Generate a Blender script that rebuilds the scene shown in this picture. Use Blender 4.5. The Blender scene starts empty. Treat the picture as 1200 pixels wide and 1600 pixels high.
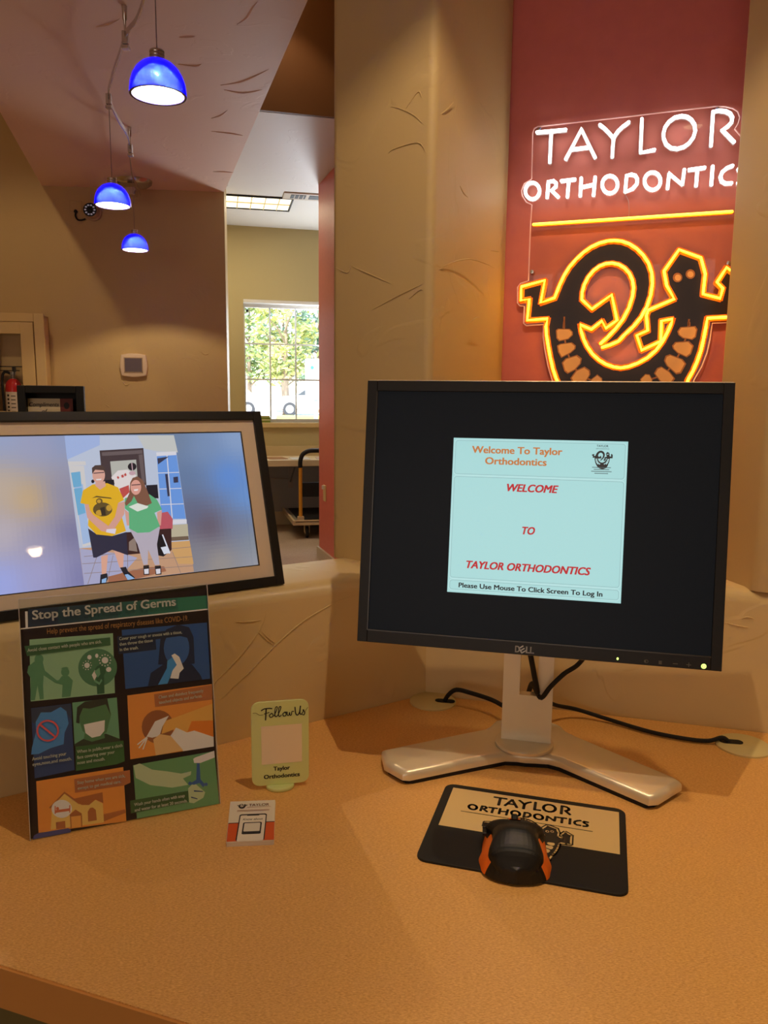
import bpy, bmesh, math, random
from mathutils import Vector, Matrix
from mathutils.geometry import tessellate_polygon
random.seed(7)
SC = bpy.context.scene
COL = SC.collection
def R(d): return math.radians(d)

# ------------------------------------------------------------------ camera
cam_data = bpy.data.cameras.new('camera'); cam = bpy.data.objects.new('camera', cam_data); COL.objects.link(cam)
PITCH, ROLL, CAM_H = R(8.5), R(0.6), 1.22
fw = Vector((0, math.cos(PITCH), -math.sin(PITCH))); r0 = Vector((1, 0, 0)); u0 = r0.cross(fw)
rt = math.cos(ROLL)*r0 + math.sin(ROLL)*u0; up = -math.sin(ROLL)*r0 + math.cos(ROLL)*u0
cam.matrix_world = Matrix(((rt.x, up.x, -fw.x, 0), (rt.y, up.y, -fw.y, 0), (rt.z, up.z, -fw.z, CAM_H), (0, 0, 0, 1)))
cam_data.sensor_fit = 'AUTO'; cam_data.sensor_width = 36.0; cam_data.lens = 1213.0/1600.0*36.0
cam_data.clip_start = 0.02; cam_data.clip_end = 300
SC.camera = cam

# ------------------------------------------------------------------ view, sky, sun
SC.view_settings.view_transform = 'Standard'; SC.view_settings.look = 'None'
SC.view_settings.gamma = 1.0; SC.view_settings.use_curve_mapping = False
SC.view_settings.exposure = 0.68
SC.cycles.use_denoising = True
SC.cycles.max_bounces = 8; SC.cycles.diffuse_bounces = 5; SC.cycles.sample_clamp_indirect = 4.0
SC.cycles.caustics_reflective = False; SC.cycles.caustics_refractive = False
world = bpy.data.worlds.new('sky'); SC.world = world; world.use_nodes = True
wn = world.node_tree; wbg = wn.nodes['Background']
sky = wn.nodes.new('ShaderNodeTexSky'); sky.sky_type = 'NISHITA'; sky.sun_disc = False
sky.sun_elevation = R(48); sky.sun_rotation = R(200)
wn.links.new(sky.outputs['Color'], wbg.inputs['Color']); wbg.inputs['Strength'].default_value = 0.45
def lamp(kind, name, loc, energy, color, **kw):
    d = bpy.data.lights.new(name, kind); d.energy = energy; d.color = color
    for k, v in kw.items(): setattr(d, k, v)
    o = bpy.data.objects.new(name, d); COL.objects.link(o); o.location = loc
    return o
sun = lamp('SUN', 'sun', (0, 0, 20), 7.5, (1, .95, .86), angle=R(0.6)); sun.rotation_euler = (R(30), 0, R(-25))
WARM = (1.0, .70, .38)
WARM2 = (1.0, .74, .44)
E_PEND, E_DOWN, E_TROF, E_FILL = 9.8, 26.0, 6.0, 18.0
# added soft fill lamp at the rear wall, lifts the room's ambient light
rear_fill = lamp('AREA', 'rear_fill_light', (-1.9, -4.7, 1.5), E_FILL, (1.0, .84, .72), shape='RECTANGLE', size=3.2, size_y=1.9); rear_fill.rotation_euler = (R(90), 0, R(0))

# ------------------------------------------------------------------ helpers
def lin(c):
    return tuple(((v/255.0)/12.92 if v/255.0 <= .04045 else ((v/255.0+.055)/1.055)**2.4) for v in c[:3]) + (1.0,)
def newmat(name):
    m = bpy.data.materials.new(name); m.use_nodes = True
    return m, m.node_tree, m.node_tree.nodes['Principled BSDF']
def mat(name, rgb, rough=.5, metal=0.0, spec=.5, bump=None, vary=None, coat=0.0, emit=None, es=0.0, trans=0.0, ior=1.45):
    m, t, b = newmat(name)
    b.inputs['Base Color'].default_value = lin(rgb); b.inputs['Roughness'].default_value = rough
    b.inputs['Metallic'].default_value = metal; b.inputs['Specular IOR Level'].default_value = spec
    b.inputs['Coat Weight'].default_value = coat; b.inputs['Transmission Weight'].default_value = trans; b.inputs['IOR'].default_value = ior
    if emit: b.inputs['Emission Color'].default_value = lin(emit); b.inputs['Emission Strength'].default_value = es
    tc = None
    if bump or vary: tc = t.nodes.new('ShaderNodeTexCoord')
    if bump:
        n = t.nodes.new('ShaderNodeTexNoise'); n.inputs['Scale'].default_value = bump[0]; n.inputs['Detail'].default_value = 5
        t.links.new(tc.outputs['Object'], n.inputs['Vector'])
        bp = t.nodes.new('ShaderNodeBump'); bp.inputs['Strength'].default_value = bump[1]; bp.inputs['Distance'].default_value = bump[2]
        t.links.new(n.outputs['Fac'], bp.inputs['Height']); t.links.new(bp.outputs['Normal'], b.inputs['Normal'])
    if vary:
        n = t.nodes.new('ShaderNodeTexNoise'); n.inputs['Scale'].default_value = vary[0]; n.inputs['Detail'].default_value = 6
        t.links.new(tc.outputs['Object'], n.inputs['Vector'])
        mx = t.nodes.new('ShaderNodeMix'); mx.data_type = 'RGBA'
        mx.inputs['A'].default_value = lin(rgb); mx.inputs['B'].default_value = lin(vary[1])
        t.links.new(n.outputs['Fac'], mx.inputs['Factor']); t.links.new(mx.outputs['Result'], b.inputs['Base Color'])
    return m
def plaster(name, rgb, rough=.55, amount=1.0):
    # skip-trowel plaster: broad smooth laps with sharp overlapping ridges
    m, t, b = newmat(name); L = t.links.new
    b.inputs['Base Color'].default_value = lin(rgb); b.inputs['Roughness'].default_value = rough; b.inputs['Specular IOR Level'].default_value = .35
    tc = t.nodes.new('ShaderNodeTexCoord')
    n1 = t.nodes.new('ShaderNodeTexNoise'); n1.inputs['Scale'].default_value = 5; n1.inputs['Detail'].default_value = 3; n1.inputs['Distortion'].default_value = 1.2
    rp = t.nodes.new('ShaderNodeValToRGB'); rp.color_ramp.elements[0].position = .60; rp.color_ramp.elements[1].position = .625
    n2 = t.nodes.new('ShaderNodeTexNoise'); n2.inputs['Scale'].default_value = 11; n2.inputs['Detail'].default_value = 8; n2.inputs['Roughness'].default_value = .6
    n3 = t.nodes.new('ShaderNodeTexNoise'); n3.inputs['Scale'].default_value = 160; n3.inputs['Detail'].default_value = 2
    for n in (n1, n2, n3): L(tc.outputs['Object'], n.inputs['Vector'])
    L(n1.outputs['Fac'], rp.inputs['Fac'])
    a = t.nodes.new('ShaderNodeMath'); a.operation = 'MULTIPLY_ADD'; a.inputs[1].default_value = .5
    L(n2.outputs['Fac'], a.inputs[0]); L(rp.outputs['Color'], a.inputs[2])
    a2 = t.nodes.new('ShaderNodeMath'); a2.operation = 'MULTIPLY_ADD'; a2.inputs[1].default_value = .06
    L(n3.outputs['Fac'], a2.inputs[0]); L(a.outputs[0], a2.inputs[2])
    bp = t.nodes.new('ShaderNodeBump'); bp.inputs['Strength'].default_value = .16*amount; bp.inputs['Distance'].default_value = .0035
    L(a2.outputs[0], bp.inputs['Height']); L(bp.outputs['Normal'], b.inputs['Normal'])
    return m
def vcol(name, rough=.5, emit=0.0, coat=0.0):
    # flat print: the colour of each printed patch is stored on its faces
    m, t, b = newmat(name)
    at = t.nodes.new('ShaderNodeAttribute'); at.attribute_name = 'Col'
    b.inputs['Roughness'].default_value = rough; b.inputs['Coat Weight'].default_value = coat
    if emit:
        b.inputs['Base Color'].default_value = (.01, .01, .01, 1)
        t.links.new(at.outputs['Color'], b.inputs['Emission Color']); b.inputs['Emission Strength'].default_value = emit
    else: t.links.new(at.outputs['Color'], b.inputs['Base Color'])
    return m
def glass(name, tint=(1, 1, 1), gloss=.08):
    m = bpy.data.materials.new(name); m.use_nodes = True; t = m.node_tree; t.nodes.clear()
    o = t.nodes.new('ShaderNodeOutputMaterial'); mx = t.nodes.new('ShaderNodeMixShader'); fr = t.nodes.new('ShaderNodeFresnel'); fr.inputs['IOR'].default_value = 1.47
    tr = t.nodes.new('ShaderNodeBsdfTransparent'); tr.inputs['Color'].default_value = (*tint, 1)
    gl = t.nodes.new('ShaderNodeBsdfGlossy'); gl.inputs['Roughness'].default_value = .02
    ge = t.nodes.new('ShaderNodeNewGeometry'); mf = t.nodes.new('ShaderNodeMath'); mf.operation = 'SUBTRACT'; mf.use_clamp = True
    t.links.new(fr.outputs[0], mf.inputs[0]); t.links.new(ge.outputs['Backfacing'], mf.inputs[1]); t.links.new(mf.outputs[0], mx.inputs[0]); t.links.new(tr.outputs[0], mx.inputs[1]); t.links.new(gl.outputs[0], mx.inputs[2]); t.links.new(mx.outputs[0], o.inputs['Surface'])
    return m
def emis(name, rgb_linear, s):
    m, t, b = newmat(name)
    b.inputs['Base Color'].default_value = (.8, .8, .8, 1); b.inputs['Emission Color'].default_value = (*rgb_linear, 1); b.inputs['Emission Strength'].default_value = s
    return m

class MB:
    """collects shapes for ONE mesh"""
    def __init__(s): s.v = []; s.f = []; s.c = []; s.m = []; s.cur = (1, 1, 1, 1); s.mi = 0
    def add(s, verts, faces):
        n = len(s.v); s.v += [Vector(q) for q in verts]
        for f in faces: s.f.append([n+i for i in f]); s.c.append(s.cur); s.m.append(s.mi)
        return s
    def color(s, rgb): s.cur = lin(rgb); return s
    def box(s, x0, y0, z0, x1, y1, z1, M=None, bev=0.0, seg=2):
        bm = bmesh.new(); bmesh.ops.create_cube(bm, size=1)
        for v in bm.verts: v.co = Vector(((x0+x1)/2+v.co.x*(x1-x0), (y0+y1)/2+v.co.y*(y1-y0), (z0+z1)/2+v.co.z*(z1-z0)))
        if bev: bmesh.ops.bevel(bm, geom=bm.edges[:], offset=bev, segments=seg, affect='EDGES', profile=.5)
        return s.bm(bm, M)
    def bm(s, bm, M=None):
        bm.verts.index_update()
        vs = [(M @ v.co if M else v.co.copy()) for v in bm.verts]; fs = [[v.index for v in f.verts] for f in bm.faces]; bm.free()
        return s.add(vs, fs)
    def prism(s, poly, z0, z1, M=None, bev=0.0, seg=3, bottom=False):
        bm = bmesh.new(); a = [bm.verts.new((x, y, z0)) for x, y in poly]; b = [bm.verts.new((x, y, z1)) for x, y in poly]; n = len(poly)
        bm.faces.new(a[::-1]); bm.faces.new(b)
        for i in range(n): bm.faces.new((a[i], a[(i+1) % n], b[(i+1) % n], b[i]))
        bmesh.ops.recalc_face_normals(bm, faces=bm.faces[:])
        if bev:
            eds = [e for e in bm.edges if all(abs(v.co.z-z1) < 1e-7 for v in e.verts)]
            if bottom: eds += [e for e in bm.edges if all(abs(v.co.z-z0) < 1e-7 for v in e.verts)]
            bmesh.ops.bevel(bm, geom=eds, offset=bev, segments=seg, affect='EDGES', profile=.5)
        bmesh.ops.triangulate(bm, faces=[f for f in bm.faces if len(f.verts) > 4])
        return s.bm(bm, M)
    def layer(s, poly, n, M=None):
        # a flat printed patch: (u, v) outline at height n
        ps = [Vector((x, y, n)) for x, y in poly]
        area = sum(ps[i].x*ps[(i+1) % len(ps)].y-ps[(i+1) % len(ps)].x*ps[i].y for i in range(len(ps)))
        if area < 0: ps.reverse()
        tr = tessellate_polygon([ps])
        fs = []
        for a, b, c in tr:
            k = (ps[b]-ps[a]).cross(ps[c]-ps[a]).z
            if abs(k) > 1e-14: fs.append((a, b, c) if k > 0 else (a, c, b))
        return s.add([M @ p if M else p for p in ps], fs)
    def tube(s, pts, r, n=8, M=None, close=False, flat=1.0, caps=True):
        P = [Vector(p) for p in pts]; rings = []; N = len(P)
        prev = None
        for i, p in enumerate(P):
            if close: d = (P[(i+1) % N]-P[i-1])
            else: d = (P[min(i+1, N-1)]-P[max(i-1, 0)])
            d.normalize()
            ref = prev if prev is not None else (Vector((0, 0, 1)) if abs(d.z) < .9 else Vector((1, 0, 0)))
            a = (ref-d*ref.dot(d)); a.normalize(); b = d.cross(a); prev = a
            rr = r[i] if isinstance(r, (list, tuple)) else r
            rings.append([p+a*(rr*math.cos(2*math.pi*k/n))+b*(rr*flat*math.sin(2*math.pi*k/n)) for k in range(n)])
        vs = [q for g in rings for q in g]; fs = []
        for i in range(N if close else N-1):
            j = (i+1) % N
            for k in range(n): fs.append((i*n+k, j*n+k, j*n+(k+1) % n, i*n+(k+1) % n)[::-1])
        if caps and not close:
            fs.append(list(range(n))); fs.append([(N-1)*n+k for k in range(n)][::-1])
        return s.add([M @ v if M else v for v in vs], fs)
    def lathe(s, prof, n=32, M=None, caps=(False, False)):
        vs = []; fs = []
        for r, z in prof:
            for k in range(n): vs.append(Vector((r*math.cos(2*math.pi*k/n), r*math.sin(2*math.pi*k/n), z)))
        for i in range(len(prof)-1):
            for k in range(n): fs.append((i*n+k, i*n+(k+1) % n, (i+1)*n+(k+1) % n, (i+1)*n+k))
        if caps[0]: fs.append(list(range(n))[::-1])
        if caps[1]: fs.append([(len(prof)-1)*n+k for k in range(n)])
        return s.add([M @ v if M else v for v in vs], fs)
    def text(s, txt, a, b, h, n, M=None, bold=0, shear=0.0, mono=False):
        # lettering from baseline point a to baseline point b with capital height h
        a = Vector(a); b = Vector(b); L = (b-a).length; du = (b-a)/L; dv = Vector((-du.y, du.x))
        tv, tf, w, cap = font_mesh(txt, bold, shear)
        vs = [a+du*(x/w*L)+dv*(y/cap*h) for x, y in tv]
        return s.add([M @ Vector((q.x, q.y, n)) if M else Vector((q.x, q.y, n)) for q in vs], tf)
_fm = {}
def font_mesh(txt, bold, shear):
    key = (txt, bold, shear)
    if key in _fm: return _fm[key]
    def ext(body):
        c = bpy.data.curves.new('lettering', 'FONT'); c.body = body; c.resolution_u = 3; c.shear = shear; c.size = 1.0
        o = bpy.data.objects.new('lettering', c); COL.objects.link(o)
        dg = bpy.context.evaluated_depsgraph_get(); me = bpy.data.meshes.new_from_object(o.evaluated_get(dg))
        vs = [(v.co.x, v.co.y) for v in me.vertices]; fs = []
        for p in me.polygons:
            i = list(p.vertices)
            fs.append(i if p.normal.z > 0 else i[::-1])
        bpy.data.objects.remove(o); bpy.data.curves.remove(c); bpy.data.meshes.remove(me)
        return vs, fs
    vs, fs = ext(txt); cv, _ = ext('H')
    x0 = min(v[0] for v in vs); x1 = max(v[0] for v in vs); cap = max(v[1] for v in cv)
    if bold:   # heavier weight: the outlines laid over each other with a small shift
        nv = len(vs); d = .020*bold; v0_ = vs; f0_ = fs; vs = []; fs = []
        for k, (sx, sy) in enumerate(((-d, -d*.5), (d, -d*.5), (-d, d*.5), (d, d*.5))):
            vs += [(x+sx, y+sy) for x, y in v0_]; fs += [[i+k*nv for i in f] for f in f0_]
        x0 -= d; x1 += d
    _fm[key] = ([(x-x0, y) for x, y in vs], fs, x1-x0, cap)
    return _fm[key]

MATS_OF = {}
THING = {}
def thing(name, label, cat, loc, deg=90.0, group=None):
    """an Empty at the thing's base; local x runs along compass direction deg, local y away from the viewer"""
    o = bpy.data.objects.new(name, None); COL.objects.link(o); o.empty_display_size = .05
    o.location = loc; o.rotation_euler = (0, 0, R(90-deg)); o['label'] = label; o['category'] = cat
    if group: o['group'] = group
    THING[o.name] = Matrix.Translation(Vector(loc)) @ Matrix.Rotation(R(90-deg), 4, 'Z')
    return o
def part(name, mb, m, parent=None, smooth=False, world=False, label=None, kind=None):
    """links what mb holds as ONE mesh object; world=True means mb is in world coordinates"""
    me = bpy.data.meshes.new(name)
    vs = mb.v
    if world and parent is not None:
        top = parent
        while top.parent: top = top.parent
        if top.name in THING:
            inv = THING[top.name].inverted(); vs = [inv @ v for v in vs]
    me.from_pydata([tuple(v) for v in vs], [], mb.f)
    ms = m if isinstance(m, (list, tuple)) else [m]
    for q in ms: me.materials.append(q)
    if len(ms) > 1: me.polygons.foreach_set('material_index', mb.m)
    if any(c != (1, 1, 1, 1) for c in mb.c):
        ca = me.color_attributes.new('Col', 'FLOAT_COLOR', 'CORNER'); buf = []
        for f, c in zip(mb.f, mb.c): buf += list(c)*len(f)
        ca.data.foreach_set('color', buf)
    if smooth:
        me.polygons.foreach_set('use_smooth', [True]*len(me.polygons))
        if hasattr(me, 'set_sharp_from_angle'): me.set_sharp_from_angle(angle=R(40))
    me.update()
    o = bpy.data.objects.new(name, me); COL.objects.link(o)
    if parent is not None: o.parent = parent
    if label: o['label'] = label
    if kind: o['kind'] = kind
    return o
def struct(name, mb, m, parent=None, smooth=False):
    o = part(name, mb, m, parent, smooth, kind='structure' if parent is None else None)
    return o
def tag(o, label, cat, group=None):
    o['label'] = label; o['category'] = cat
    if group: o['group'] = group
    return o
def copy_tree(o, parent=None):
    c = o.copy(); COL.objects.link(c)
    if parent is not None: c.parent = parent
    for ch in list(o.children): copy_tree(ch, c)
    return c
def D3(deg): return Vector((math.sin(R(deg)), math.cos(R(deg)), 0))
def B3(deg): return Vector((-math.cos(R(deg)), math.sin(R(deg)), 0))
def panel(tilt=0.0, y=0.0, z=0.0):
    """panel coordinates (right, up, out of the face) -> thing coordinates, leaning back by tilt degrees"""
    t = R(tilt); s, c = math.sin(t), math.cos(t)
    return Matrix(((1, 0, 0, 0), (0, s, -c, y), (0, c, s, z), (0, 0, 0, 1)))
def mmp(pts, k=.001): return [(x*k, y*k) for x, y in pts]
def ell(cx, cy, rx, ry, n=20): return [(cx+rx*math.cos(2*math.pi*i/n), cy+ry*math.sin(2*math.pi*i/n)) for i in range(n)]
def rrect(x0, y0, x1, y1, r, n=5):
    o = []
    for cx, cy, a in ((x1-r, y0+r, -90), (x1-r, y1-r, 0), (x0+r, y1-r, 90), (x0+r, y0+r, 180)):
        for i in range(n+1): o.append((cx+r*math.cos(R(a+90*i/n)), cy+r*math.sin(R(a+90*i/n))))
    return o
def ribbon(pts, w):
    """outline quads of a stroke of width w"""
    out = []
    for (x0, y0), (x1, y1) in zip(pts, pts[1:]):
        dx, dy = x1-x0, y1-y0; L = math.hypot(dx, dy) or 1; nx, ny = -dy/L*w/2, dx/L*w/2; ex, ey = dx/L*w*.3, dy/L*w*.3
        out.append([(x0+nx-ex, y0+ny-ey), (x1+nx+ex, y1+ny+ey), (x1-nx+ex, y1-ny+ey), (x0-nx-ex, y0-ny-ey)])
    return out
def smoothline(pts, k=4):
    """Catmull-Rom through the points"""
    P = [Vector(p) for p in pts]; o = []
    for i in range(len(P)-1):
        a, b, c, d = P[max(i-1, 0)], P[i], P[i+1], P[min(i+2, len(P)-1)]
        for j in range(k):
            t = j/k; o.append(.5*((2*b)+(c-a)*t+(2*a-5*b+4*c-d)*t*t+(3*b-a-3*c+d)*t*t*t))
    o.append(P[-1]); return o
SIGN={'taylor': [[[(29.7,284.2),(79.7,284.2)],[(54.5,282.9),(54.2,232.1)]],[[(81.8,235.3),(106.1,283.6),(131.9,234.0)],[(90.3,250.6),(119.3,251.7)]],[[(137.3,286.9),(144.7,281.0),(152.2,273.4),(157.9,266.8),(161.1,262.2),(160.6,249.2),(160.5,232.6)],[(184.9,286.8),(175.6,280.8),(168.1,274.2),(163.2,267.2),(161.1,262.2)]],[[(206.1,290.0),(206.8,236.7),(229.2,238.7)]],[[(269.4,289.2),(277.9,287.0),(284.9,281.8),(290.4,273.8),(292.4,263.5),(290.0,253.6),(283.9,244.9),(275.9,239.6),(265.9,237.5),(255.6,239.6),(247.5,246.2),(243.0,256.0),(242.2,264.6),(244.2,273.7),(249.6,281.7),(258.6,287.7),(269.4,289.2)]],[[(318.4,237.7),(318.1,292.1),(327.1,292.0),(336.9,290.2),(344.5,285.7),(348.2,279.3),(347.6,271.9),(342.6,266.5),(334.0,261.5),(343.7,251.0),(353.4,240.7)]]],'ortho': [[[(38.1,185.1),(37.7,180.8),(36.0,177.0),(33.4,174.1),(29.9,172.3),(26.0,171.9),(22.0,172.8),(18.4,175.1),(15.4,178.4),(13.5,182.4),(12.7,186.8),(13.1,191.1),(14.8,194.9),(17.5,197.9),(21.0,199.6),(24.9,200.0),(28.9,199.0),(32.5,196.8),(35.4,193.5),(37.3,189.5),(38.1,185.1)]],[[(52.0,172.8),(53.1,200.4),(62.1,200.5),(66.9,196.2),(66.6,190.8),(59.0,185.0),(71.6,172.4)]],[[(76.0,199.1),(99.0,200.2)],[(88.6,199.1),(87.4,171.4)]],[[(109.9,201.2),(109.5,171.7)],[(133.5,201.2),(132.2,171.1)],[(109.7,186.0),(132.6,189.4)]],[[(171.8,186.5),(171.4,182.1),(169.8,178.2),(167.1,175.1),(163.6,173.3),(159.7,172.9),(155.7,173.8),(151.9,176.1),(148.9,179.6),(146.9,183.8),(146.0,188.3),(146.4,192.8),(148.1,196.7),(150.8,199.7),(154.3,201.5),(158.2,201.9),(162.2,200.9),(165.9,198.6),(168.9,195.2),(171.0,191.0),(171.8,186.5)]],[[(186.1,200.9),(184.9,173.8),(197.0,177.9),(203.9,185.7),(204.0,193.5),(200.2,199.4),(193.9,201.6),(186.1,200.9)]],[[(242.0,187.3),(241.6,183.0),(240.0,179.1),(237.3,176.2),(233.8,174.4),(229.9,173.9),(225.8,174.9),(222.0,177.2),(218.9,180.6),(216.9,184.7),(216.0,189.2),(216.3,193.6),(218.0,197.4),(220.7,200.4),(224.2,202.1),(228.2,202.5),(232.2,201.6),(236.0,199.3),(239.0,195.9),(241.1,191.8),(242.0,187.3)]],[[(254.1,174.4),(255.0,199.4),(277.7,179.1),(279.0,202.7)]],[[(286.7,202.1),(310.8,203.7)],[(299.7,202.0),(299.3,175.6)]],[[(323.2,204.5),(323.1,175.6)]],[[(353.6,203.4),(345.6,200.6),(338.6,194.9),(336.4,187.4),(338.8,180.1),(344.8,176.3),(353.9,176.0)]],[[(375.7,200.5),(365.9,201.7),(363.0,197.3),(366.6,192.0),(373.3,188.1),(375.4,181.2),(372.6,176.4),(363.7,175.0)]]],'bar': [(30.1,127.8),(357.9,130.3)],'outer': [(160.3,-89.9),(173.3,-85.9),(187.6,-79.5),(197.9,-67.6),(211.6,-54.0),(223.2,-38.6),(232.0,-20.6),(237.1,-1.7),(238.9,18.1),(236.6,36.1),(230.4,52.5),(220.8,66.3),(209.6,77.5),(196.7,86.2),(184.0,91.3),(171.3,93.3),(160.6,93.0),(146.2,90.0),(131.9,83.8),(119.5,75.3),(107.1,63.9),(96.5,51.5),(87.7,37.0),(80.9,21.5),(75.8,7.6),(72.4,-1.6),(47.9,-9.5),(54.0,29.8),(12.1,19.9),(12.0,-4.7),(27.4,-2.3),(25.0,-40.3),(61.6,-38.1),(59.2,-51.4),(60.8,-66.6),(64.5,-85.8),(69.2,-106.9),(74.9,-128.0),(81.4,-145.3),(99.9,-180.4),(119.4,-206.8),(145.5,-228.4),(175.4,-241.6),(205.6,-245.5),(235.0,-241.3),(262.4,-227.1),(284.6,-206.4),(299.8,-178.2),(307.2,-146.5),(314.1,-131.8),(319.9,-115.4),(324.7,-97.3),(327.7,-77.5),(329.9,-59.6),(331.4,-42.6),(363.3,-41.5),(378.3,-40.5)],'inner': [(157.0,-83.3),(169.0,-71.8),(181.0,-58.1),(192.9,-41.7),(201.8,-22.6),(206.9,-2.6),(207.9,11.9),(205.4,24.6),(199.4,36.6),(190.9,46.0),(180.7,52.3),(169.7,55.0),(158.9,54.5),(148.2,50.7),(138.5,43.4),(129.8,32.7),(123.9,20.1),(120.8,7.2),(120.5,-5.8),(138.9,-22.9),(171.6,1.1),(183.0,-43.3),(164.5,-56.9),(157.4,-43.8),(139.7,-58.3),(119.7,-49.6),(122.2,-61.8),(126.9,-75.1),(133.7,-88.3),(143.7,-101.6),(155.3,-112.0),(167.7,-119.6),(180.8,-124.3),(193.7,-126.2),(206.4,-124.0),(222.3,-117.9),(237.9,-108.7),(251.4,-95.8),(261.2,-81.3),(268.9,-64.0),(273.4,-51.4),(275.5,-42.7),(257.3,-45.7),(258.5,-80.3),(227.3,-95.6),(217.8,-69.7),(235.6,-61.7),(232.0,-36.0),(234.7,-27.0),(276.0,-9.1),(262.4,13.7),(256.6,38.1),(278.7,72.6),(314.5,57.8),(323.1,31.2),(321.9,-2.4),(349.4,-10.2),(352.5,6.4),(342.6,16.4),(355.9,40.4),(377.9,23.1),(378.3,-40.5)],'teeth': [[(76.7,-58.3),(80.4,-55.5),(101.3,-56.2),(107.2,-61.6),(107.4,-67.3),(100.2,-74.7),(83.3,-78.3),(78.3,-72.6)],[(79.8,-85.9),(85.4,-82.5),(106.1,-80.1),(113.9,-86.2),(113.2,-91.9),(105.1,-99.4),(88.4,-107.9),(82.2,-97.4)],[(89.7,-116.5),(96.0,-108.9),(116.6,-102.4),(125.3,-109.0),(123.9,-118.5),(114.0,-129.9),(101.1,-136.6),(95.1,-131.9)],[(106.2,-144.3),(115.9,-129.9),(130.7,-123.3),(140.4,-129.9),(141.7,-137.5),(135.7,-149.0),(124.8,-158.6),(111.4,-154.8)],[(143.0,-146.1),(153.8,-137.5),(162.5,-144.1),(163.9,-154.6),(151.4,-164.2),(140.0,-160.4)],[(284.6,-63.4),(289.3,-56.2),(313.4,-54.8),(317.2,-60.3),(315.5,-73.7),(309.7,-78.2),(294.0,-75.3),(286.7,-69.7)],[(277.4,-87.8),(282.2,-81.5),(304.7,-79.9),(313.0,-88.2),(309.6,-102.6),(303.0,-108.1),(286.9,-100.7),(279.4,-93.3)],[(265.7,-113.4),(267.9,-105.1),(274.7,-102.4),(296.2,-110.8),(302.8,-119.0),(295.2,-135.5),(287.4,-137.3),(270.7,-122.6)],[(250.2,-135.5),(255.0,-126.3),(261.9,-123.5),(276.6,-132.7),(286.1,-144.7),(278.1,-157.7),(261.7,-150.3)],[(227.5,-145.8),(235.9,-136.5),(243.1,-137.4),(249.0,-146.7),(244.5,-161.6),(231.9,-159.8)]],'spikes': [[(90.9,-35.3),(92.7,-46.3),(91.8,-54.8),(88.4,-54.7),(89.0,-44.3)],[(302.4,-43.8),(305.0,-49.3),(305.1,-54.7),(300.8,-54.6),(300.1,-49.2)]],'eyes': [[(287.2,27.2),(286.7,23.7),(284.7,21.0),(281.7,19.5),(278.2,19.7),(275.0,21.3),(272.6,24.2),(271.7,27.7),(272.2,31.2),(274.2,33.9),(277.2,35.3),(280.7,35.2),(283.9,33.5),(286.2,30.7)],[(307.4,32.1),(306.9,28.7),(304.9,26.0),(301.9,24.5),(298.5,24.6),(295.3,26.3),(293.0,29.2),(292.0,32.7),(292.6,36.1),(294.5,38.8),(297.5,40.2),(300.9,40.1),(304.1,38.4),(306.4,35.6)]],'pupils': [[(285.2,26.9),(284.6,24.2),(282.9,22.3),(280.3,21.7),(277.7,22.5),(275.7,24.5),(274.8,27.2),(275.3,29.9),(277.1,31.8),(279.7,32.4),(282.3,31.6),(284.3,29.6)],[(304.9,31.8),(304.4,29.2),(302.6,27.3),(300.1,26.7),(297.5,27.5),(295.5,29.5),(294.6,32.2),(295.1,34.8),(296.9,36.7),(299.4,37.3),(302.0,36.5),(304.0,34.5)]],'acrylic': [(30.2,296.1),(181.7,298.3),(250.2,300.2),(321.5,301.2),(336.3,299.4),(347.9,295.8),(356.3,290.0),(360.2,280.6),(358.5,270.9),(353.8,262.7),(364.9,249.6),(376.9,227.9),(380.2,204.3),(389.0,193.6),(390.5,173.5),(383.2,163.9),(371.1,83.0),(373.9,43.2),(386.9,23.6),(385.6,-49.9),(340.4,-50.4),(338.8,-77.6),(335.3,-101.0),(328.3,-124.5),(317.6,-146.4),(309.8,-187.0),(280.7,-230.1),(244.6,-255.9),(206.6,-263.9),(161.6,-258.3),(114.8,-230.2),(86.5,-189.8),(72.7,-145.4),(65.0,-122.2),(58.0,-93.4),(54.2,-70.3),(53.3,-47.5),(22.4,-49.2),(17.4,-44.9),(17.6,-14.4),(9.4,-13.2),(4.9,-8.3),(3.9,20.2),(8.9,26.7),(23.3,31.3),(23.3,81.5),(23.3,122.3),(24.4,163.6),(14.3,168.8),(6.6,180.3),(4.9,189.5),(9.3,201.1),(22.3,208.0),(21.2,285.8),(23.8,293.6)],'screws': [(29.4,46.3),(359.1,48.1),(33.2,290.1),(325.2,295.2)]}
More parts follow.
